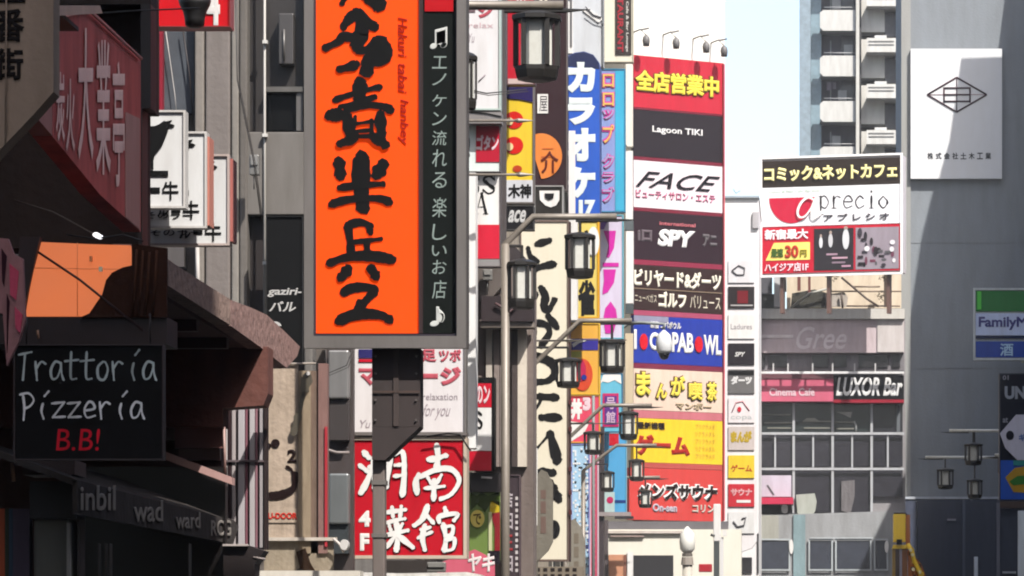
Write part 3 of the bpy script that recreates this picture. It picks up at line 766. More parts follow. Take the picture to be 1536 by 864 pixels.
# flowers / pink poster and counter at the very bottom
t = T('pink_poster', 'pink poster with white script at the foot of the red sign', 'poster', 656, 864, 46)
t.poly('sheet', [(656, 846), (690, 832), (712, 824), (728, 832), (742, 846), (742, 900), (656, 900)], plas((226, 110, 132)), 0, .05)
t.text('ヤキ', 702, 830, 742, 858, plas((250, 240, 240)), bold=.04, shear=.2)
t.box('dark_panel', 560, 840, 655, 862, M((52, 44, 40)), .0, .1)
t = T('white_awning', 'white edge of an awning along the bottom below the red sign', 'awning', 500, 880, 42.5)
t.poly('fabric', [(480, 866), (530, 858), (600, 860), (700, 858), (722, 862), (722, 1000), (480, 1000)], cloth((240, 236, 228)), 0, .5)

# column right of the orange sign, top
t = board('massage_sign', 'white upper sign with pink lettering right of the orange sign', 'sign', 640, -160, 751, 165, 55, plas((240, 238, 240)), M((196, 214, 208)), 2.5, .3)
t.text('ー', 700, 12, 713, 19, plas((130, 110, 116)), bold=.06); t.text('ジ', 717, 6, 740, 27, PINK, bold=.07)
t.text('relax', 703, 34, 740, 42, plas((224, 190, 196)), bold=0); t.text('Yu', 703, 50, 712, 64, PT, bold=0, shear=.3); t.box('blue_block', 703, -40, 745, -8, NAVY, -.012, -.003)
t.tube('scratch', [(718, 122, -.01), (728, 112, -.01)], .8, PT)
t.box('support_shelf', 697, 168, 752, 185, metal((170, 164, 162)), -.05, .3)
t.tube('support_edge', [(697, 167, -.06), (730, 170, -.06), (752, 175, -.06)], 1, BLK)
t = board('bitan_sign', 'white and red sign with white katakana below the massage sign', 'sign', 640, 186, 751, 258, 55.2, plas((238, 248, 246)), metal((120, 110, 110)), 1.2, .3)
t.box('red_block', 714, 188, 749, 243, plas((196, 30, 56)), -.012, -.003); t.text('ゴタン', 714, 202, 748, 226, plas((245, 220, 226)), bold=.05, y=-.014, shear=.1)
t.text('!', 700, 205, 705, 237, BLK, bold=.05)
t = board('glass_sign', 'white sign with black serif letters between two red blocks', 'sign', 640, 259, 751, 400, 55.3, WH, metal((120, 110, 110)), 1.2, .3)
def serif(t, s_, px0, py0, px1, py1, mat, it=0):
    """two-weight serif capitals"""
    n = len(s_); w = (px1 - px0) / n; h = py1 - py0
    G = {'S': [([(.85, .22), (.55, .04), (.25, .12), (.2, .3), (.5, .48), (.8, .66), (.78, .88), (.45, .97), (.15, .78)], .15), ([(.25, .32), (.5, .5), (.78, .66)], .26), ([(.86, .05), (.86, .28)], .05), ([(.13, .72), (.13, .97)], .05)],
         'A': [([(.5, .03), (.14, .95)], .06), ([(.5, .03), (.82, .95)], .19), ([(.26, .65), (.7, .65)], .05), ([(.02, .96), (.28, .96)], .05), ([(.62, .96), (.98, .96)], .05)],
         'R': [([(.25, .05), (.25, .95)], .18), ([(.25, .06), (.6, .05), (.78, .25), (.6, .48), (.25, .5)], .07), ([(.5, .5), (.75, .9), (.98, .96)], .16)],
         'p': [([(.2, .36), (.2, 1.28)], .15), ([(.2, .42), (.55, .35), (.85, .65), (.6, .97), (.25, .9)], .1), ([(.02, 1.3), (.4, 1.3)], .05), ([(.03, .38), (.2, .38)], .05)],
         'r': [([(.3, .36), (.3, .97)], .16), ([(.32, .55), (.55, .36), (.85, .42)], .09), ([(.1, .97), (.55, .97)], .05)],
         'e': [([(.15, .64), (.85, .62), (.7, .38), (.4, .36), (.14, .66), (.35, .96), (.85, .86)], .1)],
         'c': [([(.82, .48), (.5, .35), (.15, .65), (.4, .97), (.85, .85)], .11)],
         'i': [([(.5, .36), (.5, .97)], .18), ([(.3, .97), (.72, .97)], .05), ([(.49, .1), (.51, .12)], .18)],
         'o': [([(.5, .36), (.14, .66), (.5, .97), (.86, .66), (.5, .36)], .1), ([(.15, .6), (.15, .74)], .18), ([(.85, .6), (.85, .74)], .18)]}
    for i, c in enumerate(s_):
        x0 = px0 + i * w
        t.brush([([(x0 + p[0] * w, py0 + p[1] * h) for p in st_], wd * w) for st_, wd in G[c]], mat, y=-.004, name='letter', step=.0004)
serif(t, 'SS', 698, 263, 745, 291, BLK); serif(t, 'SA', 690, 289, 733, 322, BLK)
t.box('red_block', 715, 337, 749, 388, plas((222, 38, 64)), -.012, -.003)
t.box('grey_strip', 715, 389, 750, 399, M((150, 146, 146)), -.012, -.003)
t = T('white_sign_edge', 'narrow white sign edge running down beside the red restaurant sign', 'sign', 700, 700, 54.8)
t.box('cabinet', 701.5, 259, 713.5, 672, plas((252, 252, 250)), 0, .35)
t.box('edge_trim', 697, 259, 701, 672, metal((120, 116, 114)), .0, .3)
# lower concrete and dark box
t = T('corner_pier', 'grey ribbed concrete pier under the dark box left of the cream sign', 'pier', 714, 864, 57.2)
t.box('pier', 714, 402, 800, 1200, concrete((140, 126, 120)), .1, .8)
for k, (a, b_, c) in enumerate(((729, 738, (222, 212, 200)), (741, 749, (160, 146, 140)), (750, 757, (150, 138, 132)), (768, 776, (84, 74, 72)), (776.5, 790, (236, 224, 208)))):
    t.box('rib', a, 492, b_, 700, concrete(c), 0, .095)
t.poly('bracket_plate', [(715, 402), (760, 402), (756, 425), (740, 444), (722, 452), (715, 440)], metal((130, 120, 114)), -.1, .09)
t.box('dark_box', 722, 444, 800, 482, M((44, 28, 32)), -.4, -.11)
t.box('ledge', 721, 483, 801, 491, M((150, 138, 128)), -.35, .0)
t.tube('ornament', [(743, 455, -.45), (755, 462, -.45), (765, 468, -.45), (775, 458, -.45), (768, 448, -.45)], 2, M((110, 84, 86)))
# lower small stack
t = T('small_sign_stack', 'small black framed sign with red and white panels beside the long cream sign', 'sign', 713, 706, 55.8)
t.box('cabinet', 713, 566, 742, 708, BLK, .02, .3)
t.box('red_panel', 713.5, 575, 737, 611, RED, -.01, .018); t.text('のン', 714, 578, 735, 606, plas((250, 220, 226)), bold=.05, y=-.016)
t.box('white_panel', 706, 611.5, 737, 676, WH, -.01, .018)
t.brush([([(722, 622), (716, 618), (712, 624), (722, 634), (720, 642), (712, 638)], 4)], BLK, y=-.018, name='letter'); t.brush([([(700, 652), (712, 672)], 4)], BLK, y=-.018, name='letter')
t.box('red_panel', 704, 677, 737, 706, RED, -.01, .018)
# green / colourful poster sign
t = T('green_poster', 'green poster sign with a yellow round emblem and a red stripe', 'sign', 703, 830, 56)
t.box('sheet', 704, 712, 750, 840, plas((118, 142, 74)), 0, .1)
t.box('dark_top', 704, 709, 752, 738, M((36, 26, 26)), -.05, -.005)
t.poly('foliage_print', [(706, 738), (716, 744), (722, 738), (732, 744), (748, 738), (750, 760), (738, 752), (728, 768), (716, 756), (706, 766)], plas((70, 90, 34)), -.012, -.003)
t.disc('emblem', 716, 778, 10.5, 13, plas((232, 214, 110)), -.02, -.004); t.text('で', 710, 770, 722, 787, plas((110, 90, 30)), y=-.022, bold=.02)
t.box('yellow_patch', 735, 752, 749, 770, plas((214, 186, 40)), -.012, -.003)
t.poly('red_stripe', [(736, 770), (750, 768), (750, 840), (742, 840), (742, 790)], plas((150, 36, 44)), -.014, -.004)
t.box('white_strip', 733, 768, 738, 826, plas((214, 216, 170)), -.02, -.004)
t.box('dark_patch', 734, 826, 750, 846, plas((44, 36, 48)), -.025, -.005)
t.tube('light_bar', [(722, 716, -.15), (738, 717, -.15)], 1.6, M((210, 205, 205)))
t = board('dark_vertical_sign', 'dark narrow vertical sign with small white characters beside the green poster', 'sign', 753, 712, 780, 1020, 56.6, M((58, 40, 48)), M((92, 74, 80)), 1.5, .3)
for i, c in enumerate('店田王日'):
    t.text(c, 758, 738 + i * 32, 769, 762 + i * 32, plas((200, 190, 196) if i != 2 else (170, 60, 66)), bold=.03, name='character')
t.multi('small_print', [(773, 745 + k * 9, 777, 750 + k * 9) for k in range(13)], plas((214, 206, 206)), -.006, -.001, kind='stuff')
# white framed sign
t = T('white_frame_sign', 'white bracket framed sign with striped blue picture in front of the cream sign', 'sign', 758, 864, 62)
t.box('picture', 759, 690, 797, 786, plas((112, 106, 124)), 0, .12)
t.box('sky_print', 774, 718, 797, 733, plas((110, 132, 170)), -.012, -.003); t.box('blue_print', 785, 692, 796, 712, plas((84, 84, 150)), -.012, -.003)
for k, c in enumerate(((196, 172, 104), (70, 58, 60), (186, 164, 110), (60, 48, 52), (210, 200, 170))):
    t.box('stripe_print', 759, 693 + k * 4.4, 782, 696.6 + k * 4.4, plas(c), -.012, -.003)
t.brush([([(776, 738), (787, 748)], 3), ([(783, 754), (786, 758)], 3)], plas((60, 44, 60)), y=-.006, name='mark')
t.poly('white_frame', [(757, 672), (806, 672), (806, 788), (790, 788), (790, 1100), (780, 1100), (780, 779), (797, 779), (797, 689), (757, 689)], plas((252, 250, 246)), -.05, .0)
for k in range(5): t.disc('dot', 776, 788 + k * 15, 2.4, 3.2, BLK, -.06, -.051)
# grey board pair at the foot of the cream sign
t = T('grey_board', 'pale grey brown rounded board standing in front of the foot of the cream sign', 'board', 790, 1200, 60.5)
t.poly('panel', [(806, 712), (812, 704), (820, 708), (829, 724), (829, 812), (822, 826), (806, 842), (806, 1200), (790, 1200), (790, 788), (806, 788)], concrete((134, 128, 116)), 0, .12)
t.multi('print', [(811, 735, 819, 748), (811, 752, 819, 770), (811, 775, 819, 800)], plas((126, 104, 96)), -.004, -.0005, kind='stuff')
t = T('grey_board', 'pale grey brown rounded board to the right of the cream sign, near the dotted sign', 'board', 858, 1200, 78)
t.poly('panel', [(853, 782), (862, 778), (872, 792), (877, 812), (877, 1150), (853, 1150)], concrete((150, 144, 132)), 0, .12)
t.multi('print', [(861, 800, 868, 815), (861, 820, 868, 836), (861, 842, 868, 858)], plas((128, 118, 104)), -.004, -.0005, kind='stuff')

# yellow & navy sign column
t = board('navy_yellow_sign', 'yellow sign with red round marks under a navy top, under the biggest lantern', 'sign', 752, 127, 801, 305, 65, plas((250, 214, 60)), M((120, 112, 108)), 1.8, .35)
t.poly('navy_top', [(753, 129), (799, 129), (799, 153), (780, 149), (753, 147)], plas((48, 38, 96)), -.02, -.004)
for cy in (180, 218):
    t.disc('red_mark', 771, cy, 14, 13, plas((226, 34, 26)), -.012, -.003); t.disc('pale_centre', 764, cy + 2, 6, 6, plas((250, 226, 170)), -.03, -.013)
t.disc('red_mark', 776, 253, 7, 5, plas((200, 70, 30)), -.012, -.003)
t.box('white_foot', 753, 270, 799, 303, plas((222, 224, 230)), -.016, -.004)
t.text('木神', 762, 276, 797, 297, BLK, bold=.04, y=-.02)
t = board('cafe_sign', 'small black sign with pale slanted letters below the yellow sign', 'sign', 758, 308, 801, 345, 64.6, plas((40, 38, 42)), M((60, 58, 58)), 1.5, .3)
t.text('ace', 762, 315, 789, 334, plas((214, 214, 214)), bold=.03, shear=.4)
t = T('sign_mast', 'dark steel mast between the white sign column and the yellow sign', 'mast', 757, 1150, 60.5)
t.box('mast', 752, -160, 759, 700, metal((104, 96, 96)), 0, .12)
t.box('mast_flange', 749.5, -160, 751.8, 440, metal((80, 120, 108)), .02, .08)
t.poly('gusset', [(752, 366), (775, 372), (800, 400), (800, 438), (760, 445), (752, 445)], M((56, 46, 48)), .13, .25)
t = board('red_top_sign', 'red sign with one white katakana character at the top above the biggest lantern', 'sign', 760, -80, 803, 127, 64, plas((196, 30, 50)), M((90, 60, 66)), 1.5, .3)
t.text('ル', 771, -12, 789, 13, plas((250, 220, 224)), bold=.05)
t.box('pale_foot', 762, 118, 800, 126, plas((214, 190, 186)), -.012, -.003)
# brown izakaya sign
t = board('brown_sign', 'brown vertical sign with orange disc face and small white plate', 'sign', 801, -100, 851, 286, 76, plas((74, 48, 54)), M((100, 88, 86)), 2, .35)
t.text('ソ', 807, -6, 822, 12, plas((250, 240, 214)), bold=.07); t.box('stripe', 804, 16, 833, 19, plas((190, 140, 140)), -.01, -.002)
t.box('white_plate', 806, 141, 822, 170, plas((246, 244, 240)), -.02, -.003); t.text('屋', 809, 144, 821, 167, plas((60, 44, 60)), bold=.0, y=-.022)
t.disc('orange_disc', 812, 234, 31, 34, plas((240, 142, 66)), -.02, -.003, a0=-90, a1=128)
t.text('介', 811, 226, 838, 260, plas((110, 40, 22)), bold=.02, y=-.03); t.text('二', 812, 222, 832, 236, plas((214, 110, 50)), bold=.0, y=-.03)
t = board('letter_sign', 'black sign with a big white D shape above the cream sign', 'sign', 801, 278, 845, 330, 75, plas((66, 62, 58)), metal((190, 188, 184)), 2, .35)
t.poly('letter', [(809, 286), (839, 286), (839, 300), (834, 308), (826, 311), (818, 308), (810, 300)], WH, -.02, -.003); t.poly('letter_hole', [(817, 290), (831, 290), (830, 297), (824, 300), (818, 297)], plas((40, 40, 44)), -.04, -.021)
# long cream tonkatsu sign
t = board('cream_vertical_sign', 'long cream vertical sign with big black brush kana behind the lantern posts', 'sign', 780, 330, 853, 842, 73, M((240, 232, 210), 1.55, .5, .08), M((112, 92, 82)), 2, .45, fwb=3)
kb = plas((34, 28, 26))
t.brush([([(806, 366), (824, 361)], 8), ([(800, 404), (812, 400), (830, 396)], 9), ([(792, 372), (796, 385), (806, 392)], 6)], kb, fat=1.45)
t.brush([([(812, 432), (818, 445), (816, 460), (822, 466), (832, 450)], 8), ([(804, 440), (796, 466)], 7)], kb, fat=1.45)
t.brush([([(800, 484), (798, 505), (792, 518)], 8), ([(806, 484), (820, 488), (824, 500), (812, 518)], 8), ([(822, 474), (835, 490)], 8)], kb, fat=1.45)
t.brush([([(784, 540), (805, 535), (828, 545), (832, 560), (822, 571), (805, 573)], 9)], kb, fat=1.45)
t.brush([([(786, 588), (788, 625)], 8), ([(808, 595), (834, 596)], 9), ([(812, 626), (838, 626)], 9), ([(812, 600), (800, 620)], 3)], kb, fat=1.45)
t.brush([([(784, 640), (786, 668)], 8), ([(803, 675), (820, 656)], 3), ([(826, 652), (836, 690)], 11)], kb, fat=1.45)
t.brush([([(808, 709), (830, 709)], 10), ([(824, 722), (832, 732)], 8), ([(832, 738), (838, 748)], 10)], kb, fat=1.45)
t.disc('ink_blob', 831, 794, 9, 14, kb, -.012, -.003)
t.multi('dark_edge', [(853.2, 332, 855.2, 842)], M((60, 30, 26)), .01, .3)
for yy in (700, 735, 765, 600, 640): t.box('edge_bulb', 853, yy, 857.5, yy + 7, M((90, 30, 30)), -.05, .01)
# shrub-like dark pattern at the foot
t = T('menu_board', 'dark patterned menu board below the end of the cream sign', 'board', 800, 1100, 72)
t.box('panel', 800, 850, 876, 1100, M((140, 128, 112)), 0, .1)
t.multi('print', [(804 + 11 * (k % 6), 852 + 9 * (k // 6), 810 + 11 * (k % 6), 857 + 9 * (k // 6)) for k in range(24)], plas((60, 50, 44)), -.008, -.001, kind='stuff')

# blue karaoke sign
t = T('karaoke_sign', 'blue vertical sign with big white katakana and a rounded dark top', 'sign', 852, 326, 83)
kp = [(852, 84), (862, 79), (876, 77), (890, 82), (899, 94), (901, 104), (901, 325), (852, 325)]
t.poly('cabinet', kp, M((60, 80, 150)), .02, .4)
t.poly('face', [(853, 100), (899, 104), (899.5, 324), (853, 324)], plas((52, 100, 205)), -.02, .018)
t.poly('dark_cap', [(852.5, 85), (862, 80), (876, 78), (890, 83), (898, 94), (899, 103.5), (853, 99.5)], plas((46, 54, 92)), -.02, .018)
for ch_, y0, y1 in (('カ', 93, 139), ('ラ', 146, 187), ('オ', 192, 242), ('ケ', 250, 297)):
    t.text(ch_, 849, y0, 893, y1, plas((240, 250, 252)), y=-.03, bold=.07, name='character')
t.text('17', 868, 300, 893, 323, plas((240, 250, 252)), y=-.03, bold=.07)
t.box('white_band', 853, 196, 863, 324, plas((250, 244, 244)), -.05, -.035)
# pink / cyan vertical
t = board('pink_vertical_sign', 'light blue vertical sign with pink outlined kana beside the blue karaoke sign', 'sign', 901, 103, 938, 318, 92, plas((150, 168, 226)), plas((66, 150, 190)), 1.5, .4)
t.box('cyan_band', 923, 106, 936, 316, plas((74, 190, 232)), -.012, -.003)
pkk = plas((226, 60, 168)); yl = plas((244, 196, 110))
for i, (c, y0, y1) in enumerate((('ロ', 110, 132), ('ロ', 138, 160), ('ッ', 164, 180), ('プ', 186, 216), ('ク', 230, 254), ('ラ', 258, 275), ('ブ', 280, 305))):
    t.text(c, 903, y0, 922, y1, pkk, bold=.085, name='character', y=-.014); t.text(c, 904, y0 + 1, 921, y1 - 1, yl if i in (0, 1, 3) else plas((178, 170, 214)), bold=.02, name='character_fill', y=-.024)
t = board('magenta_vertical_sign', 'pale lilac vertical sign with big magenta shapes behind the second lantern arm', 'sign', 898, 322, 935, 508, 93, plas((232, 222, 246)), plas((120, 200, 222)), 1.5, .4)
mg2 = plas((226, 50, 180))
t.poly('kana', [(905, 346), (924, 346), (921, 372), (914, 386), (909, 386), (913, 368)], mg2, -.012, -.003)
t.box('kana', 904, 394, 928, 400, mg2, -.012, -.003); t.poly('kana', [(905, 404), (924, 404), (921, 424), (912, 438), (904, 442), (904, 436), (906, 420)], mg2, -.012, -.003)
t.poly('kana', [(905, 478), (908, 462), (916, 452), (924, 464), (926, 478), (920, 500), (908, 500)], mg2, -.012, -.003)
t.poly('purple_corner', [(899, 324), (914, 324), (906, 344), (899, 344)], plas((130, 90, 180)), -.012, -.003)
t = board('cloud_sign', 'blue sign with white cloud and purple framed characters under the third lantern', 'sign', 899, 560, 934, 648, 109, plas((110, 196, 226)), plas((60, 120, 160)), 1.2, .4)
t.poly('cloud', [(900, 576), (905, 562), (915, 560), (931, 562), (932, 576), (922, 570), (912, 574), (904, 572)], WH, -.012, -.003)
t.box('crimson_panel', 904, 590, 928, 640, plas((206, 40, 110)), -.02, -.004); t.box('purple_panel', 907, 594, 925, 637, plas((96, 50, 140)), -.028, -.021)
t.text('号', 909, 596, 923, 614, plas((220, 190, 220)), y=-.032, bold=.02); t.text('館', 909, 617, 923, 635, plas((220, 190, 220)), y=-.032, bold=.02)
t = board('sky_blue_sign', 'bright blue lower sign with red top corner beside the red sauna sign', 'sign', 905, 649, 940, 770, 110, plas((90, 176, 230)), plas((130, 190, 215)), 1.2, .4)
t.box('red_panel', 914, 650, 928, 668, plas((214, 30, 50)), -.012, -.003); t.box('pale_panel', 906, 738, 922, 768, plas((190, 214, 214)), -.012, -.003); t.disc('rose_mark', 915, 750, 5, 5, plas((200, 40, 100)), -.02, -.013)
t.box('blue_band', 922, 750, 939, 754, plas((40, 70, 140)), -.012, -.003)
# mahjong
t = board('mahjong_sign', 'yellow vertical sign with a black character behind the hanging lantern', 'sign', 858, 330, 899, 478, 86, plas((248, 222, 120)), plas((240, 178, 40)), 3, .4)
t.text('麻', 866, 345, 893, 380, kb, bold=.05, name='character'); t.text('雀', 866, 420, 893, 474, kb, bold=.05, name='character')
t.disc('white_flower', 890, 362, 9, 22, WH, -.03, -.012)
t = T('white_strip_sign', 'narrow white sign with tiny dark red print left of the yellow mahjong sign', 'sign', 848, 480, 85)
t.box('cabinet', 850, 330, 866, 480, WH, 0, .3); t.text('カイロタイ', 851.5, 400, 856, 476, plas((140, 30, 80)), bold=.01, rot=-90)
t = board('face_poster_sign', 'yellow and orange sign with a red round face and navy band', 'sign', 855, 484, 900, 592, 87, plas((250, 190, 80)), plas((246, 196, 60)), 2, .4)
t.box('navy_band', 857, 508, 897, 525, plas((60, 52, 160)), -.012, -.003); t.box('olive_band', 857, 527, 872, 536, plas((176, 176, 80)), -.012, -.003); t.poly('white_curl', [(858, 516), (868, 510), (880, 511), (868, 515), (860, 521)], WH, -.03, -.013)
t.disc('red_face', 874, 562, 15, 24, plas((234, 84, 50)), -.02, -.004); t.disc('inner_face', 872, 556, 7, 16, plas((206, 40, 90)), -.03, -.021); t.disc('eye', 876, 566, 4, 4, plas((30, 60, 160)), -.04, -.031)
t = board('beef_bowl_sign', 'red and white sign with a white character under the round face sign', 'sign', 855, 592.5, 900, 664, 103, plas((238, 80, 110)), plas((246, 176, 70)), 1.5, .4)
t.text('丼', 856, 598, 873, 630, WH, bold=.08, name='character'); t.text('3', 874, 594, 886, 616, plas((250, 220, 230)), bold=.08, name='character'); t.box('red_bar', 857, 593, 888, 596, plas((190, 30, 50)), -.012, -.003)
t.poly('white_patch', [(857, 634), (884, 634), (876, 650), (857, 662)], WH, -.01, -.002)
# dotted sign
t = board('dotted_sign', 'pale blue sign covered in small blue and white dots beside a pink strip', 'sign', 857, 666, 884, 1100, 106, plas((176, 214, 244)), plas((140, 150, 220)), 1.2, .35)
t.multi('dot_pattern', [(a, b_, a + 2.6, b_ + 3) for k in range(150) for a, b_ in [(859 + random.choice(range(8)) * 3, 672 + random.choice(range(62)) * 3.1)]][:150], plas((246, 250, 254)), -.01, -.001, kind='stuff')
t.multi('dark_pattern', [(a, b_, a + 2, b_ + 2.4) for k in range(56) for a, b_ in [(876 + random.choice(range(3)) * 2.5, 690 + random.choice(range(56)) * 3.1)]], plas((60, 60, 120)), -.016, -.011, kind='stuff')
t = board('pink_strip_sign', 'narrow pink and white strip sign to the right of the dotted sign', 'sign', 884.5, 664, 898, 1100, 107, plas((224, 90, 120)), plas((230, 200, 214)), 2, .3)
t.multi('print', [(889, 676 + k * 9, 893, 681 + k * 9) for k in range(38)], plas((150, 30, 60)), -.006, -.001, kind='stuff')
t = T('dark_pillar', 'dark grey pillar right of the pink strip sign', 'pillar', 898, 1100, 108)
t.box('shaft', 898.5, 640, 906, 1100, M((60, 48, 52)), 0, .3); t.box('rust_side', 896, 640, 898.2, 780, M((150, 90, 70)), .0, .2)
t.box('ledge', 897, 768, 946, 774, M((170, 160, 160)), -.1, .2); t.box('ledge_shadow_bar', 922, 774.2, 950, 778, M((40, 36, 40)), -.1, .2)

# top right of the middle stack: pale building front
t = T('pale_panel_sign', 'pale grey panelled sign block above the blue karaoke sign', 'sign', 850, 100, 88)
t.box('panel', 850, -80, 905, 100, plas((222, 226, 232)), .0, .4)
t.box('white_trim', 852, 2, 859, 80, WH, -.05, -.002); t.box('dark_trim', 855.5, -80, 858, 70, M((110, 110, 112)), -.07, -.051)
t.box('seam', 903, -80, 905.4, 98, M((120, 124, 128)), -.03, -.002)
t.poly('white_script', [(874, 16), (882, 12), (905, 28), (898, 34)], WH, -.03, -.005); t.tube('script_line', [(878, 10, -.05), (890, 22, -.05), (902, 26, -.05)], .9, M((120, 120, 124))); t.tube('script_line', [(878, 22, -.05), (892, 32, -.05), (906, 36, -.05)], .7, M((120, 120, 124)))
t = board('cream_frame_sign', 'cream sign with dark brown strip of red vertical letters, left of the floodlights', 'sign', 906, -80, 950, 93, 104, plas((246, 240, 220)), plas((210, 204, 184)), 1.2, .4)
t.box('brown_strip', 923, -76, 947, 82, plas((86, 76, 72)), -.03, -.003)
t.text('RESTAURANT', 926, -30, 935, 78, plas((176, 50, 62)), rot=-90, bold=.04, y=-.034); t.text('Cafe & Bar Lounge', 938, 2, 943, 78, plas((220, 216, 210)), rot=-90, bold=.03, y=-.034)
t = T('white_vertical_fin', 'narrow white vertical sign fin left of the tower of stacked signs', 'sign', 938, 640, 110)
t.box('fin', 938.5, 96, 949, 220, plas((250, 244, 232)), 0, .3, bev=.01); t.box('fin', 938.5, 226, 949, 330, WH, .02, .3); t.box('fin', 939, 346, 950, 455, WH, .02, .3)
t.box('dark_joint', 937, 331, 950, 345, M((92, 100, 104)), .0, .2); t.box('dark_joint', 938, 456, 950, 470, M((70, 80, 84)), .0, .2)
t.box('fin', 938, 500, 949.5, 606, plas((224, 206, 176)), .02, .3)
t.tube('outline', [(936.5, 96, -.02), (936.5, 214, -.02), (942, 222, -.02), (950, 220, -.02)], .9, M((120, 114, 100)))

# ------------------------------------------------------------------ tower of stacked signs
YA = R(32.0)
TD = 115.0
t = T('sign_tower', 'white building tower faced with ten stacked signs from red to red', 'building', 950, 864, TD, YA)
t.box('wall', 949.5, -200, 1087, 1160, M((250, 247, 238), 1.55, .6, .06), .16, 9)
def band(t, name, l0, l1, r0, r1, mat, y0=-.02, y1=.15, x0=950.5, x1=1085.5, frame=None, label=None):
    """a strip whose top/bottom follow the building's own perspective"""
    ax, az1 = t.L(x0, l0, y0); _, az0 = t.L(x0, l1, y0); bx, bz1 = t.L(x1, r0, y0); _, bz0 = t.L(x1, r1, y0)
    z1 = (az1 + bz1) / 2; z0 = (az0 + bz0) / 2
    o = MB().box(ax, bx, y0, y1, z0, z1).build(name, mat, t.o)
    if label: o['label'] = label
    return (ax, bx, z0, z1)
def ttext(t, s_, box, u0, w0, u1, w1, mat, y=-.025, bold=.03, shear=0, name='lettering', parent=None, thick=.03):
    """text in a band: u along it, w measured down from its top, 0..1"""
    v, f = glyphs(s_, bold, shear)
    x0 = min(a[0] for a in v); x1 = max(a[0] for a in v); y0 = min(a[1] for a in v); y1 = max(a[1] for a in v)
    ax, bx, z0, z1 = box; out = []
    for a in v:
        u = u0 + (u1 - u0) * (a[0] - x0) / ((x1 - x0) or 1); w = w1 + (w0 - w1) * (a[1] - y0) / ((y1 - y0) or 1)
        out.append((ax + (bx - ax) * u, y - thick * (.5 + .5 * a[2] / max(bold, 1e-6)), z1 - (z1 - z0) * w))
    b = MB(); b.v = out; b.f = list(f); return b.build(name, mat, t.o)
def tbox(t, name, box, u0, w0, u1, w1, mat, y=-.03, d=.01):
    ax, bx, z0, z1 = box
    return MB().box(ax + (bx - ax) * u0, ax + (bx - ax) * u1, y - d, y, z1 - (z1 - z0) * w1, z1 - (z1 - z0) * w0).build(name, mat, t.o)
maroon = plas((130, 40, 60)); pinkb = plas((206, 120, 130))
yw = plas((252, 226, 80)); yd = plas((110, 70, 20)); W2 = plas((252, 250, 250))
B0 = band(t, 'red_sign', 82, 160, 95, 172, plas((205, 42, 62)))
ttext(t, '全店営業中', B0, .0, .26, .95, .72, yd, bold=.10, y=-.022); ttext(t, '全店営業中', B0, .01, .28, .94, .70, yw, bold=.05, y=-.055)
band(t, 'trim', 160.5, 163, 172.5, 175, maroon)
B1 = band(t, 'black_sign', 163.5, 234, 175.5, 244, plas((58, 48, 56)))
ttext(t, 'Lagoon TIKI', B1, .2, .32, .76, .50, W2, bold=.03)
band(t, 'trim', 234.5, 240, 244.5, 249, maroon)
B2 = band(t, 'white_sign', 240.5, 309, 249.5, 321, plas((248, 234, 240)))
ttext(t, 'FACE', B2, .02, .22, .96, .56, plas((40, 34, 42)), bold=.005, shear=.55)
ttext(t, 'ビューティサロン・エステ', B2, .02, .62, .90, .80, plas((228, 130, 164)), bold=.015)
band(t, 'trim', 309.5, 315, 321.5, 326, maroon)
B3 = band(t, 'maroon_sign', 315.5, 389, 326.5, 396, plas((66, 42, 54)))
ttext(t, 'SPY', B3, .26, .34, .68, .70, W2, bold=.06, shear=.15); ttext(t, 'international', B3, .28, .18, .68, .26, plas((230, 130, 140)), bold=.03)
ttext(t, 'iロ', B3, .04, .38, .2, .62, plas((110, 98, 104)), bold=.06); ttext(t, 'アニ', B3, .76, .38, .92, .66, plas((110, 104, 108)), bold=.06)
band(t, 'trim', 389.5, 397, 396.5, 404, plas((150, 50, 76)))
B4 = band(t, 'brown_sign', 397.5, 466, 404.5, 470, plas((74, 50, 48)))
ttext(t, 'ビリヤード&ダーツ', B4, .0, .08, .97, .48, plas((250, 244, 226)), bold=.055); ttext(t, 'ニューベガス', B4, .01, .64, .25, .82, plas((230, 220, 200)), bold=.0)
ttext(t, 'ゴルフ', B4, .27, .56, .58, .92, plas((250, 244, 226)), bold=.06); ttext(t, 'バリュース', B4, .62, .60, .96, .90, plas((240, 230, 210)), bold=.0)
tbox(t, 'line', B4, .0, .515, 1, .535, plas((150, 130, 110)))
band(t, 'trim', 466.5, 474, 470.5, 478, plas((176, 80, 110)))
B5 = band(t, 'blue_sign', 474.5, 545, 478.5, 549, plas((40, 62, 170)))
ttext(t, 'C', B5, .17, .34, .27, .72, W2, bold=.045); ttext(t, 'PAB', B5, .42, .32, .66, .74, W2, bold=.045); ttext(t, 'WL', B5, .77, .34, .97, .76, W2, bold=.045); ttext(t, 'I', B5, .0, .3, .03, .72, W2, bold=.045)
ttext(t, '新宿 コパボウル', B5, .18, .1, .52, .26, W2, bold=.04)
def tdisc(t, box, u, w, ru, rw, mat, y=-.05, name='red_disc', d=.01):
    ax, bx, z0, z1 = box
    pts = [(ax + (bx - ax) * (u + ru * math.cos(a * math.pi / 12)), z1 - (z1 - z0) * (w + rw * math.sin(a * math.pi / 12))) for a in range(24)]
    return MB().prism(pts, y - d, y).build(name, mat, t.o)
tdisc(t, B5, .105, .55, .045, .17, plas((222, 24, 44))); tdisc(t, B5, .715, .55, .045, .17, plas((222, 24, 44)))
tbox(t, 'silver_patch', B5, 0, 0, .38, .12, plas((150, 150, 176)))
band(t, 'trim', 545.5, 553, 549.5, 557, plas((130, 44, 70)))
B6 = band(t, 'beige_sign', 553.5, 616, 557.5, 618, plas((240, 214, 196)))
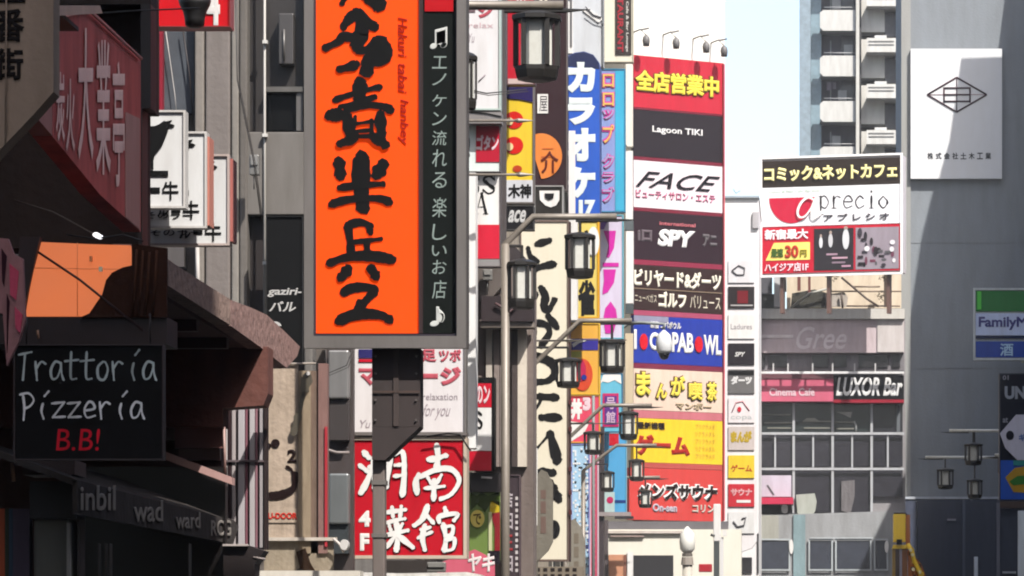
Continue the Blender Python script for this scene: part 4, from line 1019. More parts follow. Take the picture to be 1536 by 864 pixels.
for c, u0, w0, u1, w1 in (('ま', .02, .08, .18, .66), ('ん', .24, .34, .36, .72), ('が', .40, .14, .56, .64), ('喫', .6, .28, .76, .72), ('茶', .8, .26, .92, .72)):
    ttext(t, c, B6, u0 - .01, w0 - .03, u1 + .01, w1 + .03, plas((110, 84, 50)), bold=.12, name='character_outline'); ttext(t, c, B6, u0, w0, u1, w1, plas((250, 228, 90)), bold=.05, y=-.06, name='character')
ttext(t, 'マンボー', B6, .46, .78, .86, .96, plas((190, 170, 140)), bold=.06)
band(t, 'trim', 616.5, 628, 618.5, 630, pinkb)
B7 = band(t, 'yellow_sign', 628.5, 694, 630.5, 696, plas((252, 212, 52)))
ttext(t, 'ゲーム', B7, .0, .36, .62, .84, plas((176, 40, 24)), bold=.07); ttext(t, '最新機種', B7, .04, .08, .34, .24, plas((60, 40, 30)), bold=.03)
for k in range(5): ttext(t, 'プリクラメダル'[k % 2:k % 2 + 6], B7, .68, .08 + k * .17, .9, .2 + k * .17, plas((190, 150, 60)), bold=.0, name='small_print')
band(t, 'trim', 694.5, 702, 696.5, 704, plas((196, 90, 84)))
B8 = band(t, 'sauna_sign', 702.5, 781, 704.5, 781, plas((218, 76, 72)), x0=944)
ttext(t, 'メンズサウナ', B8, .08, .26, .93, .62, W2, bold=.13, y=-.022); ttext(t, 'メンズサウナ', B8, .085, .28, .925, .60, plas((54, 24, 26)), bold=.04, y=-.06)
ttext(t, 'On-sen', B8, .24, .68, .5, .84, plas((196, 186, 200)), bold=.06); ttext(t, 'コリン', B8, .66, .68, .9, .84, plas((214, 206, 196)), bold=.05)
t.box('red_side', 1085.8, 96, 1087.5, 781, plas((220, 110, 120)), -.1, .15)
# floodlights over the signs
fl = M((120, 116, 116)); 
for (fx, fy) in ((967, 50), (1012, 54), (1057, 60), (1084, 66)):
    x, z = t.L(fx, fy, -.5)
    k = TD / F
    hd = MB().lathe([(.09, -.26), (.11, -.1), (.09, 0), (.03, .06)], (x + .05, -.5, z - .1), 10).build('floodlight', fl, t.o, smooth=True)
    MB().tube([(x, .16, z + .12), (x - .02, -.3, z + .14), (x + .05, -.5, z - .05)], .022, 6).build('floodlight_arm', fl, hd)
    MB().tube([(x - .1, -.45, z + .1), (x + .14, -.5, z + .16)], .025, 6).build('hood', fl, hd)
# ground floor of the tower
t = T('shop_corner', 'white ground floor shop corner with a dark opening under the red sauna sign', 'building', 906, 1155, 113.6)
t.box('wall', 905, 794, 1112, 1150, M((250, 246, 232), 1.55, .6, .06), .06, .9)
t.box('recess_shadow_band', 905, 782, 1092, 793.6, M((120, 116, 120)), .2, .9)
t.box('opening', 950, 833, 1010, 1150, M((40, 38, 42)), .02, .055)
t.box('white_jamb', 941, 828, 949.6, 1150, WH, -.02, .05)
t.box('left_return', 905, 780, 912, 1150, M((92, 82, 84)), -.1, .055)
t.box('peach_panel', 913, 832, 938, 1150, M((224, 160, 124)), .02, .055); t.box('panel_trim', 936, 832, 939.5, 1150, M((150, 96, 76)), -.01, .055)  # plain peach coloured panel with a brown trim
t.box('cornice', 912, 796, 1040, 800, M((226, 214, 206)), -.04, .05); t.box('cornice', 916, 803, 966, 805.5, M((170, 150, 144)), -.03, .05)
t = T('globe_lamp', 'white ribbed globe shaped lamp post top in front of the white shop', 'street lamp', 1031, 1170, 104)
x, z = t.L(1031, 830)
MB().lathe([(.10, 0), (.19, .1), (.21, .3), (.19, .5), (.1, .62), (.02, .7)], (x, 0, z), 14).build('globe', M((250, 250, 244), 1.5, .4, .1), t.o, smooth=True)
MB().lathe([(.14, -.08), (.14, 0)], (x, 0, z - .001), 12).build('collar', M((120, 112, 104)), t.o)
MB().lathe([(.17, -.3), (.15, -.1)], (x, 0, z - .001), 12).build('ring', M((170, 160, 150)), t.o)
MB().tube([(x, 0, -z * 0), (x, 0, z - .3)], .13, 10).build('post', M((206, 200, 188)), t.o, smooth=True)
t.box('red_cap', 1048, 846, 1068, 858, plas((190, 50, 60)), .0, .2, bev=.02)
t = T('white_pole', 'white topped dark pole at the right edge of the white shop', 'pole', 1076, 1160, 106)
t.box('white_top', 1070, 756, 1081, 812, WH, 0, .18, bev=.02); t.box('dark_shaft', 1070.5, 812.3, 1079, 1160, M((76, 82, 82)), .01, .16); t.box('white_shaft', 1080, 806, 1085, 1160, plas((240, 238, 238)), .0, .15)
t.tube('knob', [(1066, 802, -.05), (1072, 804, -.05)], 2, M((90, 90, 90))); t.box('bracket', 1084, 795, 1090, 804, WH, -.05, .1)
# dome camera lamp in front of blue sign
t = T('dome_lamp', 'white dome lamp with a dark underside hanging in front of the blue bowling sign', 'lamp', 993, 1180, 97.5)
x, z = t.L(996, 532)
MB().lathe([(.02, -.13), (.09, -.1), (.13, -.02), (.135, .03)], (x, 0, z), 16).build('dark_dome', glass((30, 30, 34)), t.o, smooth=True)
MB().lathe([(.15, .031), (.19, .1), (.2, .3), (.16, .48), (.08, .55), (.03, .6)], (x, 0, z), 16).build('housing', plas((236, 238, 240)), t.o, smooth=True)
t.tube('bracket_arm', [(996, 494), (996, 486), (960, 484), (942, 486), (920, 500), (890, 530)], 2.6, M((140, 146, 146)))
t.tube('bracket_post', [(890, 530), (890, 1000)], 2.4, M((140, 146, 146)))

# slim directory sign
t = T('directory_sign', 'slim white directory sign with eleven small shop panels', 'sign', 1089, 830, 117.4)
t.poly('cabinet', [(1089, 388), (1133, 388), (1135, 812), (1128, 822), (1112, 828), (1098, 824), (1090, 812)], plas((252, 248, 250)), .02, .4)
def mini(py0, py1, mat, txt=None, tm=None, **k):
    t.box('shop_panel', 1092.5, py0, 1131.5, py1, mat, -.02, .018)
    if txt:
        t.text(txt, k.get('a', 1096), k.get('b', py0 + 8), k.get('c', 1128), k.get('d', py1 - 8), tm, y=-.024, bold=k.get('bold', .03), shear=k.get('shear', 0))
gy = plas((110, 108, 112))
mini(391, 424, plas((244, 242, 246))); t.tube('sketch', [(1098, 406, -.04), (1108, 398, -.04), (1117, 402, -.04), (1116, 412, -.04), (1105, 412, -.04), (1098, 406, -.04)], .9, gy)
mini(430, 462, plas((66, 58, 60))); t.box('red_panel', 1106, 436, 1122, 455, plas((130, 30, 40)), -.03, -.021); t.box('pale_line', 1096, 457, 1129, 459, plas((200, 196, 196)), -.03, -.021)
mini(472, 508, WH, 'Ladures', plas((150, 140, 146)), b=486, d=494, bold=.0)
mini(515, 547, plas((56, 48, 56)), 'SPY', WH, a=1102, b=528, c=1118, d=535, shear=.3)
mini(554, 590, plas((120, 118, 118)), 'ダーツ', plas((240, 240, 240)), b=564, d=577, bold=.08); t.box('dark_top', 1093, 556, 1131, 562, BLK, -.04, -.021)
mini(597, 634, plas((250, 242, 244)), 'copa', plas((190, 200, 200)), b=624, d=631, bold=.0); t.disc('red_dot', 1109, 614, 3, 4, RED, -.04, -.021); t.tube('arc', [(1098, 618, -.03), (1104, 604, -.03), (1114, 602, -.03), (1124, 616, -.03)], .8, plas((226, 150, 160)))
mini(640, 675, plas((222, 210, 206)), 'まんが', plas((206, 176, 50)), b=646, d=664, bold=.09)
mini(683, 717, plas((250, 220, 60)), 'ゲーム', plas((200, 60, 30)), b=697, d=708, bold=.03)
mini(726, 760, plas((214, 50, 62)), 'サウナ', plas((240, 180, 184)), b=733, d=744, bold=.06); t.box('white_print', 1105, 750, 1126, 754, WH, -.03, -.021)
mini(768, 800, plas((244, 244, 244))); t.tube('sketch', [(1100, 782, -.04), (1106, 790, -.04), (1116, 788, -.04), (1119, 776, -.04), (1113, 778, -.04)], 1.2, gy)
t.tube('rail', [(1100, 828, .1), (1100, 1160, .1)], 2, M((150, 150, 150)))
# white building behind the directory sign
t = T('white_block', 'low white building top behind the slim directory sign', 'building', 1086, 1120, 128)
t.box('wall', 1075, 297, 1138, 1105, M((250, 248, 250), 1.55, .6, .05), 0, 8)
t.box('coping', 1074, 294, 1139, 297, M((170, 180, 190)), -.1, 8.1)
t.box('vent', 1129, 318, 1138, 342, M((200, 196, 200)), -.1, -.003); t.tube('hook', [(1100, 284), (1104, 290), (1110, 286)], .8, M((150, 160, 170)))
t.multi('window', [(1092, 836, 1128, 860)], glass((60, 58, 62)), -.05, -.005)
t.multi('shutter', [(1136, 800, 1138, 860)], glass((60, 58, 62)), -.05, -.005)

# ------------------------------------------------------------------ comic cafe building
CD = 136.0
t = T('comic_cafe_building', 'grey glazed building with pink band below the rooftop sign', 'building', 1134, 1100, CD)
cgm = concrete((176, 178, 180)); sh = .42
t.box('core', 1137, 470, 1358, 1090, concrete((170, 166, 168)), .6, 10)
t.box('parapet', 1134, 463, 1357, 478, M((226, 222, 214)), -.35, .6)
t.box('sign_band', 1135, 479.5, 1356, 529, M((218, 200, 204), 1.55, .7, .2, .1), -.15, .6)
t.box('sunlit_band_panel', 1316, 478.3, 1355.5, 528, M((222, 214, 212)), -.2, -.153)  # paler panel painting in the sunlit end of the band
t.box('light_strip', 1136, 502, 1190, 507, plas((244, 232, 234)), -.18, -.153)
t.text('Gree', 1194, 490, 1270, 524, plas((250, 236, 240)), shear=.35, bold=.01, y=-.16)
t.box('window_band_wall', 1136, 529.2, 1356, 556, concrete((140, 136, 140)), .1, .6)
for a, b_ in ((1140, 1148), (1153, 1180), (1218, 1242), (1250, 1270), (1288, 1332), (1338, 1350)):
    t.box('window', a, 533, b_, 551, glass((48, 46, 50)), .04, .095)
t.box('balcony_rail', 1134, 557, 1356, 560.5, M((244, 244, 244)), -.5, -.42)
for a in (1160, 1182, 1219, 1249, 1282, 1313): t.box('rail_post', a - 1, 545, a + 1, 557, M((214, 212, 212)), -.48, -.44)
t.box('pink_band', 1136, 563, 1250, 602, plas((220, 110, 136)), -.1, .6); t.text('Cinema Cafe', 1154, 582, 1222, 594, plas((250, 214, 224)), y=-.11, bold=.03)
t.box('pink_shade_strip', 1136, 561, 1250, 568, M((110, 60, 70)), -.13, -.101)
t.box('black_band', 1250.3, 563, 1356, 599, plas((34, 34, 38)), -.1, .6); t.text('LUXOR Bar', 1254, 566, 1354, 594, plas((250, 250, 250)), y=-.11, bold=.035, shear=.25, thick=.02)
t.box('red_line', 1250.3, 599.3, 1356, 604, plas((170, 40, 60)), -.13, .6)
G1 = glass((52, 50, 56)); mul = M((200, 202, 206))
cols = [1139, 1190.5, 1249, 1307.5, 1356]
for i in range(4):
    t.box('glass_pane', cols[i] + 2, 606, cols[i + 1] - 2, 648, glass((50, 58, 58) if i < 3 else (48, 48, 54)), .45, .5)
    m = (cols[i] + cols[i + 1]) / 2 - (0 if i else 2)
    t.box('glass_pane', cols[i] + 2, 653, m - 1.5, 700, glass((60 - i * 3, 58 - i * 3, 66 - i * 3)), .45, .5); t.box('glass_pane', m + 1.5, 653, cols[i + 1] - 2, 700, glass((62 - i * 4, 60 - i * 4, 68 - i * 4)), .45, .5)
    t.box('glass_pane', cols[i] + 2, 705, cols[i + 1] - 2, 768 if i in (1, 2) else 745, glass((56, 54, 62)), .45, .5)
    t.box('mullion', m - 1.3, 652.4, m + 1.3, 701.5, mul, .36, .44)
for c in cols[:4]: t.box('mullion', c - 1.8, 604.3, c + 1.8, 770, mul, .33, .44)
for y_ in (648.4, 701.6): t.box('transom', 1138, y_, 1356, y_ + 3.6, mul, .30, .325)
for a, b_, y_ in ((1141, 1186, 621), (1146, 1188, 633), (1151, 1187, 641), (1204, 1247, 631), (1206, 1246, 641), (1252, 1281, 632), (1254, 1281, 642)):
    t.box('blind_slat', a, y_, b_, y_ + 2, M((140, 140, 130)), .415, .435)
t.poly('blind_gather', [(1204, 632), (1210, 627), (1222, 627), (1230, 632)], M((150, 150, 140)), .40, .412); t.poly('paper', [(1255, 618), (1278, 618), (1276, 627), (1268, 623)], M((190, 190, 182)), .40, .43)
t.tube('pipe', [(1281, 632, .42), (1284, 638, .42), (1284, 648, .42)], 1.4, M((190, 192, 190)))
t.box('downpipe', 1345, 604.5, 1350, 648, M((110, 116, 122)), .40, .44)
t.box('white_poster', 1141, 713, 1187, 745, plas((222, 212, 228)), .36, .44); t.poly('poster_mark', [(1150, 728), (1152, 727), (1162, 742), (1159, 742)], gy, .345, .355)
t.box('red_canopy', 1140, 746, 1190, 756, plas((190, 50, 80), 1.2), -.2, .44); t.box('dark_box', 1140, 757, 1170, 770, BLK, .1, .44); t.disc('white_lamp', 1177, 763, 5, 7, WH, .1, .3)
t.poly('paper_heap', [(1194, 742), (1222, 740), (1225, 752), (1223, 766), (1217, 776), (1196, 770)], M((190, 194, 184)), .2, .3)
t.poly('curtain', [(1262, 722), (1282, 720), (1282, 745), (1276, 770), (1262, 766)], cloth((130, 126, 128)), .34, .44)
t.poly('lower_wall', [(1138, 771), (1150, 772), (1230, 770), (1356, 766), (1356, 1095), (1138, 1095)], concrete((176, 178, 180)), .05, .6)
t.box('shopfront_panel', 1139, 773, 1168, 809, concrete((190, 190, 180)), .0, .045)
for a, b_ in ((1140, 1183), (1215, 1247), (1255, 1305), (1313, 1330)):
    t.box('lower_window', a, 811, b_, 853, glass((70, 74, 86)), -.02, .045)
    ring(t, 'window_frame', a - 2.2, 808, b_ + 2.2, 856, 2.2, M((196, 204, 208)), -.06, -.025)
t.box('teal_pilaster', 1190, 772, 1208, 1090, concrete((150, 176, 182)), -.03, .045)
t.disc('wall_lamp', 1187, 820, 3, 11, WH, -.1, .03); t.disc('wall_lamp', 1330, 820, 3, 9, WH, -.1, .03)
t.box('shutter_line', 1215, 806, 1310, 808, M((200, 206, 210)), -.1, -.065)
t.box('end_wall', 1352, 470, 1357.5, 1090, concrete((120, 126, 130)), -.2, .55) if False else None
# rooftop
t = T('roof_structure', 'cream roof room with dark scaffold struts under the comic cafe sign', 'roof structure', 1150, 463, CD + .8)
t.box('roof_room', 1180, 404, 1352, 462.5, M((244, 226, 200)), 1.2, 5)
t.box('plant_unit', 1137, 412, 1158, 440, metal((120, 120, 128)), .8, 2); t.box('plant_unit', 1137, 441, 1172, 462.5, metal((80, 84, 84)), .9, 2); t.box('white_tank', 1161, 408, 1176, 460, M((220, 220, 222)), .5, .89)
dk2 = M((84, 66, 54)); 
for p in ([(1186, 462), (1214, 440), (1246, 432)], [(1262, 416), (1300, 448), (1318, 460)], [(1246, 418), (1238, 468)], [(1178, 408), (1178, 438)], [(1262, 440), (1264, 462)]): t.tube('strut', p, 1.7, dk2 if p[0][0] != 1186 else M((190, 190, 180)), .4)
for p in ([(1280, 430), (1320, 430)], [(1245, 437), (1352, 437)], [(1270, 459), (1350, 459)]): t.tube('rail', p, 1.3, M((150, 130, 110)), .5)
t.multi('post', [(1196, 412, 1201, 436), (1212, 412, 1216, 440)], M((130, 70, 60)), .6, .7) ; t.box('post', 1326, 408, 1334, 460, dk2, .3, .5)
t.poly('tarpaulin', [(1188, 440), (1222, 434), (1242, 440), (1240, 462), (1186, 462)], cloth((86, 84, 76)), .7, .8)
t.poly('white_bundle', [(1238, 442), (1266, 438), (1272, 446), (1270, 460), (1240, 460)], cloth((206, 196, 186)), .55, .65)
for cx, cy in ((1248, 416), (1327, 416), (1320, 446)):
    b = MB()
    for k in range(46):
        a = random.uniform(0, 6.28); r_ = random.uniform(0, 1); px_ = cx + math.cos(a) * r_ * 11; py_ = cy + math.sin(a) * r_ * 9
        x_, z_ = t.L(px_, py_, .3 + random.uniform(-.1, .1)); s_ = random.uniform(.03, .07); yy = .3 + random.uniform(-.15, .15)
        b.v += [(x_, yy, z_), (x_ + s_, yy + random.uniform(-.04, .04), z_ + s_ * .5), (x_ + s_ * .3, yy, z_ + s_)]; b.f.append((len(b.v) - 3, len(b.v) - 2, len(b.v) - 1))
    o = b.build('rooftop_plant', M((96, 84, 60)), t.o); o['kind'] = 'stuff'
def plas_b(rgb): return plas(rgb, 1.1)
# comic cafe sign
SG = R(-14)
t = T('comic_cafe_sign', 'big rooftop sign with black katakana header and red semicircle logo', 'sign', 1140, 412, 134.6, SG)
t.box('cabinet', 1140, 236, 1353.5, 411, M((214, 206, 210)), .02, .6)
ring(t, 'frame', 1140, 236, 1353.5, 411, 3, plas_b((248, 246, 246)), -.06, .018)
def sb(name, l0, l1, r0, r1, mat, x0=1142.5, x1=1350.5, **k): return band(t, name, l0, l1, r0, r1, mat, x0=x0, x1=x1, y0=k.get('y0', -.03), y1=k.get('y1', .018))
H1 = sb('black_header', 242, 281, 236, 276, plas_b((62, 50, 42)))
ttext(t, 'コミック&ネットカフェ', H1, .02, .22, .98, .80, plas_b((252, 242, 170)), bold=.05, y=-.035)
H2 = sb('white_middle', 281.5, 339, 276.5, 336, plas_b((236, 236, 240)))
ax, bx, z0, z1 = H2
pts = [(ax + (bx - ax) * (.22 + .165 * math.cos(a)), z1 - (z1 - z0) * (.27 + .66 * math.sin(a))) for a in [math.pi * k / 18 for k in range(19)]]
MB().prism(pts, -.045, -.032).build('red_semicircle', plas_b((196, 30, 62)), t.o)
def px_(u, w): return None
t.brush([([(1221, 300), (1213, 296), (1203, 303), (1197, 316), (1199, 325), (1207, 325), (1216, 314), (1222, 300)], 3.2), ([(1226, 293), (1219, 312), (1218, 323), (1224, 326), (1233, 318)], 4)], plas_b((250, 246, 246)), y=-.07, name='letter')
serif(t, 'precio', 1228, 284, 1334, 313, plas_b((52, 46, 50)))
for o in list(t.o.children):
    if o.name.startswith('letter') and o.data and len(o.data.vertices):
        for v in o.data.vertices: v.co.y -= .035
ttext(t, 'ア プ レ シ オ', H2, .45, .72, .92, .90, plas_b((90, 84, 90)), bold=.02, y=-.035)
ttext(t, 'Comic & Net Cafe Aprecio', H2, .05, .07, .42, .15, plas_b((150, 190, 160)), bold=.0, y=-.035)
H3 = sb('red_footer', 340, 408, 337, 408, plas_b((190, 26, 50)))
tbox(t, 'photo_panel', H3, .38, .06, .665, .96, plas_b((58, 54, 60)), y=-.032); tbox(t, 'photo_panel', H3, .68, .06, .99, .96, plas_b((150, 140, 150)), y=-.032)
ttext(t, '新宿最大', H3, .02, .05, .34, .28, plas_b((252, 226, 232)), bold=.05, y=-.035); ttext(t, 'ハイジア店1F', H3, .02, .78, .34, .97, plas_b((250, 214, 222)), bold=.04, y=-.035)
pts = [(ax + (bx - ax) * u, H3[3] - (H3[3] - H3[2]) * w) for u, w in ((.09, .34), (.35, .34), (.35, .72), (.03, .72))]
MB().prism(pts, -.045, -.032).build('yellow_panel', plas_b((248, 226, 120)), t.o)
ttext(t, '30', H3, .17, .4, .27, .68, plas_b((176, 50, 30)), bold=.05, y=-.05); ttext(t, '最速', H3, .07, .46, .16, .66, plas_b((70, 100, 40)), bold=.05, y=-.05); ttext(t, '円', H3, .28, .5, .33, .66, plas_b((150, 140, 40)), bold=.05, y=-.05)
def collage(u0, u1, cols, n, seed):
    rr = random.Random(seed)
    for k in range(n):
        u = rr.uniform(u0 + .03, u1 - .03); w = rr.uniform(.14, .88); c = rr.choice(cols)
        if k % 3: tdisc(t, H3, u, w, rr.uniform(.008, .02), rr.uniform(.03, .11), plas_b(c), y=-.045 - k * .0012, name='photo_print', d=.001)
        else: tbox(t, 'photo_print', H3, u - .02, w - .03, u + .02, w + .03, plas_b(c), y=-.045 - k * .0012, d=.001)
for u, w, ru, rw, c in ((.43, .36, .013, .12, (210, 210, 214)), (.50, .32, .016, .15, (196, 196, 200)), (.61, .30, .024, .22, (214, 216, 220))):
    tdisc(t, H3, u, w - rw - .02, ru * .6, .04, plas_b((170, 150, 140)), y=-.045, name='figure_head'); tdisc(t, H3, u, w, ru, rw, plas_b(c), y=-.045, name='figure_print')
collage(.5, .66, [(150, 110, 130), (196, 160, 176), (90, 84, 96), (120, 100, 110)], 9, 3) if False else None
for u, w, a_, c in ((.52, .62, .05, (170, 140, 156)), (.58, .70, .07, (196, 160, 176)), (.57, .80, .06, (140, 120, 134)), (.62, .88, .04, (190, 150, 170))): tbox(t, 'photo_print', H3, u - a_, w - .02, u + a_ * .6, w + .02, plas_b(c), y=-.05)
collage(.68, .99, [(50, 46, 52), (80, 74, 84), (230, 226, 230), (110, 60, 80), (214, 200, 206), (90, 88, 92), (60, 54, 60)], 26, 5)
for xx in (1170, 1240, 1330): t.box('leg', xx, 411.5, xx + 5, 470, M((120, 90, 80)), .15, .4)

# ------------------------------------------------------------------ balcony tower behind
t = T('balcony_tower', 'tall apartment tower with stacked white balconies and blue glass edge', 'building', 1199, 1074, 178)
t.box('core', 1232, -200, 1352, 1072, concrete((150, 148, 146)), 1.6, 14)
t.box('glass_edge', 1199, -200, 1216, 1072, glass((152, 168, 178), 1.3, .2), .3, 14); t.box('glass_edge', 1216.3, -200, 1232, 1072, glass((120, 140, 150), .9, .2), .8, 14)  # blue-grey base colours carry the reflection and shade on the glass
for k in range(-3, 26):
    yb = 15 + k * 68.3
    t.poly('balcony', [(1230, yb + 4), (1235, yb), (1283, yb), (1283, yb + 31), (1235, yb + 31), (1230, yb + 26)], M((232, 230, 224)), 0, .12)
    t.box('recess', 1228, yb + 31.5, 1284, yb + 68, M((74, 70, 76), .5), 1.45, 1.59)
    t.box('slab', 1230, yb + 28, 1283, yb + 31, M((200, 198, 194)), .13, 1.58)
    t.box('air_conditioner', 1266 - (k % 3) * 9, yb + 52, 1279 - (k % 3) * 9, yb + 67, M((200, 200, 196)), .7, 1.2)
    t.tube('hand_rail', [(1236, yb - 4, .06), (1283, yb - 4, .06)], .7, M((190, 190, 190)))
    if k % 2: t.multi('laundry', [(1240, yb + 40, 1247, yb + 52), (1249, yb + 40, 1254, yb + 50)], cloth((170 + 20 * (k % 3), 176, 190)), .8, .84, kind='stuff')
    t.box('clutter', 1245, yb + 46, 1247, yb + 68, M((190, 190, 190)), .9, 1.0)
    if k in (-1, 0, 1): t.box('door', 1262, yb + 38, 1280, yb + 68, glass((96, 92, 96)), 1.38, 1.44)
t.box('pillar', 1284, -200, 1289, 1072, M((226, 224, 216)), -.2, 1.59); t.box('dark_gap', 1289.3, -200, 1291.8, 1072, M((60, 58, 60)), .2, 1.59)
for k in range(-3, 25):
    yb = 57 + k * 69
    t.box('wall_panel', 1292, yb - 67, 1327, yb - 9, M((226, 223, 215)), .5, 1.59); t.box('wall_panel', 1344, yb - 67, 1352, yb - 9, M((226, 223, 215)), .5, 1.59)
    t.box('window', 1327.5, yb - 36, 1343.5, yb - 2, glass((110, 108, 112), .8), 1.0, 1.1)
    t.box('balcony', 1300, yb, 1351, yb + 21, M((236, 234, 228)), -.4, -.28)
    t.box('balcony_floor', 1300, yb + 18, 1351, yb + 21.5, M((210, 208, 204)), -.27, 1.5)
    for yy in (4, 9): t.box('balcony_groove', 1303, yb + yy, 1341, yb + yy + 1.3, M((150, 148, 146)), -.43, -.403)
    t.box('unit', 1312, yb - 4, 1330, yb, M((240, 240, 236)), -.1, .2)

# ------------------------------------------------------------------ grey blank wall building on the right
RD = 152.0
t = T('blank_wall_building', 'big plain grey wall building on the right with a white rhombus sign', 'building', 1352, 1080, RD)
t.box('wall', 1354, -260, 1780, 1078, concrete((152, 158, 164), 1.55, .18), .1, 12)
t.box('lit_corner_strip', 1352, -260, 1366, 1078, concrete((176, 176, 172), 1.55, .15), 0, .095)  # paler strip, the sunlit wall edge put into its colour
t.box('step', 1500, -260, 1780, 70, concrete((150, 152, 160), 1.55, .12), -.1, .095) if False else None
t.box('ledge', 1340, 745, 1500, 748.5, M((206, 212, 222)), -.5, .09)
t.box('lower_glass', 1340, 749, 1560, 1078, glass((86, 92, 112), 1.55, .2), -.45, .09)
for a in (1444, 1456, 1496): t.box('mullion', a, 749, a + 3, 1078, M((120, 124, 136)), -.52, -.455)
for yy in range(-200, 740, 188): t.box('wall_joint', 1367, yy, 1780, yy + .7, concrete((150, 153, 156)), .085, .099)
t = T('rhombus_sign', 'white wall sign with dark red rhombus emblem on the grey wall', 'sign', 1366, 268, RD - .2)
t.box('panel', 1366, 73, 1503, 268, M((250, 250, 252), 1.55, .5, .04), 0, .18)
rz = plas((90, 44, 60)); 
def line(px0, py0, px1, py1, w=1.3, m=rz):
    t.tube('emblem_line', [(px0, py0, -.01), (px1, py1, -.01)], w, m, n=6)
for a in ((1391, 142, 1435, 116), (1435, 116, 1480, 142), (1480, 142, 1435, 168), (1435, 168, 1391, 142), (1416, 131, 1416, 154), (1455, 131, 1455, 154), (1416, 132, 1455, 132), (1416, 142, 1455, 142), (1416, 152, 1455, 152)): line(*a)
line(1435, 116, 1435, 168, .8); line(1391, 142, 1480, 142, .5, plas((170, 120, 130)))
for i, c in enumerate('株式会社土木工業'): t.text(c, 1391 + i * 12.4, 229, 1400 + i * 12.4, 239, plas((44, 50, 56)), name='character', bold=.03)

# right side projecting signs
t = T('convenience_sign', 'green white and blue convenience store sign cut by the right edge', 'sign', 1460, 540, 100)
t.box('cabinet', 1461, 432, 1640, 539, M((170, 176, 180), .6), .02, .4); ring(t, 'frame', 1460, 432, 1640, 540, 3, M((200, 206, 208), .8), -.04, .018)
t.box('green_panel', 1463.5, 436, 1636, 467, plas((34, 110, 50), .62), -.02, .018); t.box('light_green_mark', 1466, 437, 1472, 464, plas((80, 190, 70), .62), -.03, -.021)
t.box('white_panel', 1463.5, 470, 1636, 503, plas((184, 196, 226), .62), -.02, .018); t.box('navy_line', 1463.5, 503.5, 1636, 508, plas((20, 40, 84), .62), -.03, .018)
t.box('blue_panel', 1463.5, 512, 1636, 536, plas((34, 66, 150), .62), -.02, .018)
t.text('FamilyMart', 1468, 475, 1568, 495, plas((64, 64, 120), .62), bold=.03, y=-.03); t.text('酒', 1500, 515, 1520, 534, plas((170, 200, 226), .62), bold=.02, y=-.03)
t.tube('bracket', [(1532, 540, .2), (1560, 548, .2), (1700, 548, .2)], 4, M((150, 160, 160), .62))
t = T('poster_sign', 'dark vertical poster with pale block letters and a hexagonal white tag, right edge', 'sign', 1499, 750, 96)
t.box('cabinet', 1499, 560, 1640, 750, M((30, 34, 50), .85), .02, .4); t.box('dark_face', 1501, 562, 1638, 690, plas((30, 32, 48), .85), -.02, .018)
t.text('UNIQLO', 1507, 579, 1590, 602, plas((160, 166, 176), .85), bold=.05, y=-.03); t.text('01', 1504, 563, 1513, 570, plas((150, 150, 160), .85), bold=.03, y=-.03); t.text('at', 1504, 626, 1512, 634, plas((150, 150, 160), .85), bold=.03, y=-.03)
t.poly('white_tag', [(1500, 650), (1524, 622), (1638, 622), (1638, 690), (1526, 690), (1508, 672)], plas((206, 204, 218), .85), -.08, -.03)
t.disc('tag_hole', 1515, 653, 6, 7, plas((30, 30, 44), .85), -.1, -.081); t.text('ギフト', 1528, 650, 1560, 662, plas((90, 120, 180), .85), y=-.1)
t.box('blue_face', 1501, 690.5, 1638, 749, plas((44, 90, 190), .85), -.02, .018)
t.poly('colour_swirl', [(1508, 716), (1522, 702), (1548, 698), (1638, 698), (1638, 745), (1520, 738)], plas((190, 150, 40), .85), -.04, -.021); t.poly('green_swirl', [(1514, 722), (1526, 714), (1560, 712), (1560, 724), (1520, 728)], plas((60, 130, 50), .85), -.05, -.041); t.box('teal_top', 1520, 690.5, 1560, 698, plas((60, 150, 150), .85), -.05, -.021)
# street level on the right
t = T('dark_shop_right', 'dark unlit shop front at the lower right corner below the poster', 'shopfront', 1380, 1100, 140)
t.box('wall', 1376, 752, 1620, 1100, M((50, 54, 66), .62), 0, 1)
t.box('mullion', 1444, 752, 1448, 1090, M((74, 80, 92), .62), -.1, -.002); t.box('mullion', 1495, 754, 1500, 1090, M((96, 96, 104), .62), -.1, -.002)
t.box('small_light', 1421, 778, 1434, 781, M((120, 120, 128), .62), -.1, -.002)
t.box('white_post', 1461, 835, 1467, 1090, M((190, 196, 204), .62), -.2, -.1, bev=.02); t.box('white_panel', 1527, 766, 1560, 1090, M((220, 226, 228), .8), -.3, -.1); t.box('brown_beam', 1500, 752, 1560, 762, M((60, 44, 34), .62), -.3, -.1); t.box('step_light', 1504, 857, 1524, 860, M((150, 154, 156), .62), -.3, -.1)
# yellow crane
t = T('mobile_crane', 'yellow mobile crane boom rising at the bottom by the dark shop', 'crane', 1350, 1070, 118)
ye = M((255, 214, 50), 1.0, .5, .15); or_ = M((190, 110, 40), 1.0, .6, .3)
t.box('boom_head', 1340, 771, 1358.5, 813, ye, 0, .6, bev=.02); t.box('boom_side', 1359, 772, 1365, 818, or_, .05, .45); t.box('head_cap', 1341, 769, 1360, 772.6, BLK, .02, .4)
t.box('dark_sheave', 1345, 809, 1353, 817, BLK, -.1, -.003)
t.poly('collar', [(1340, 817.3), (1360, 817.3), (1362, 823), (1338, 823)], ye, .0, .4)
for a, b_, c in ((1338.5, 1343, (150, 120, 40)), (1343.3, 1349, (70, 56, 50)), (1349.3, 1353, (150, 146, 160)), (1353.3, 1361, (130, 80, 30))): t.box('boom_section', a, 823.3, b_, 1040, M(c, 1.0), .05, .35)
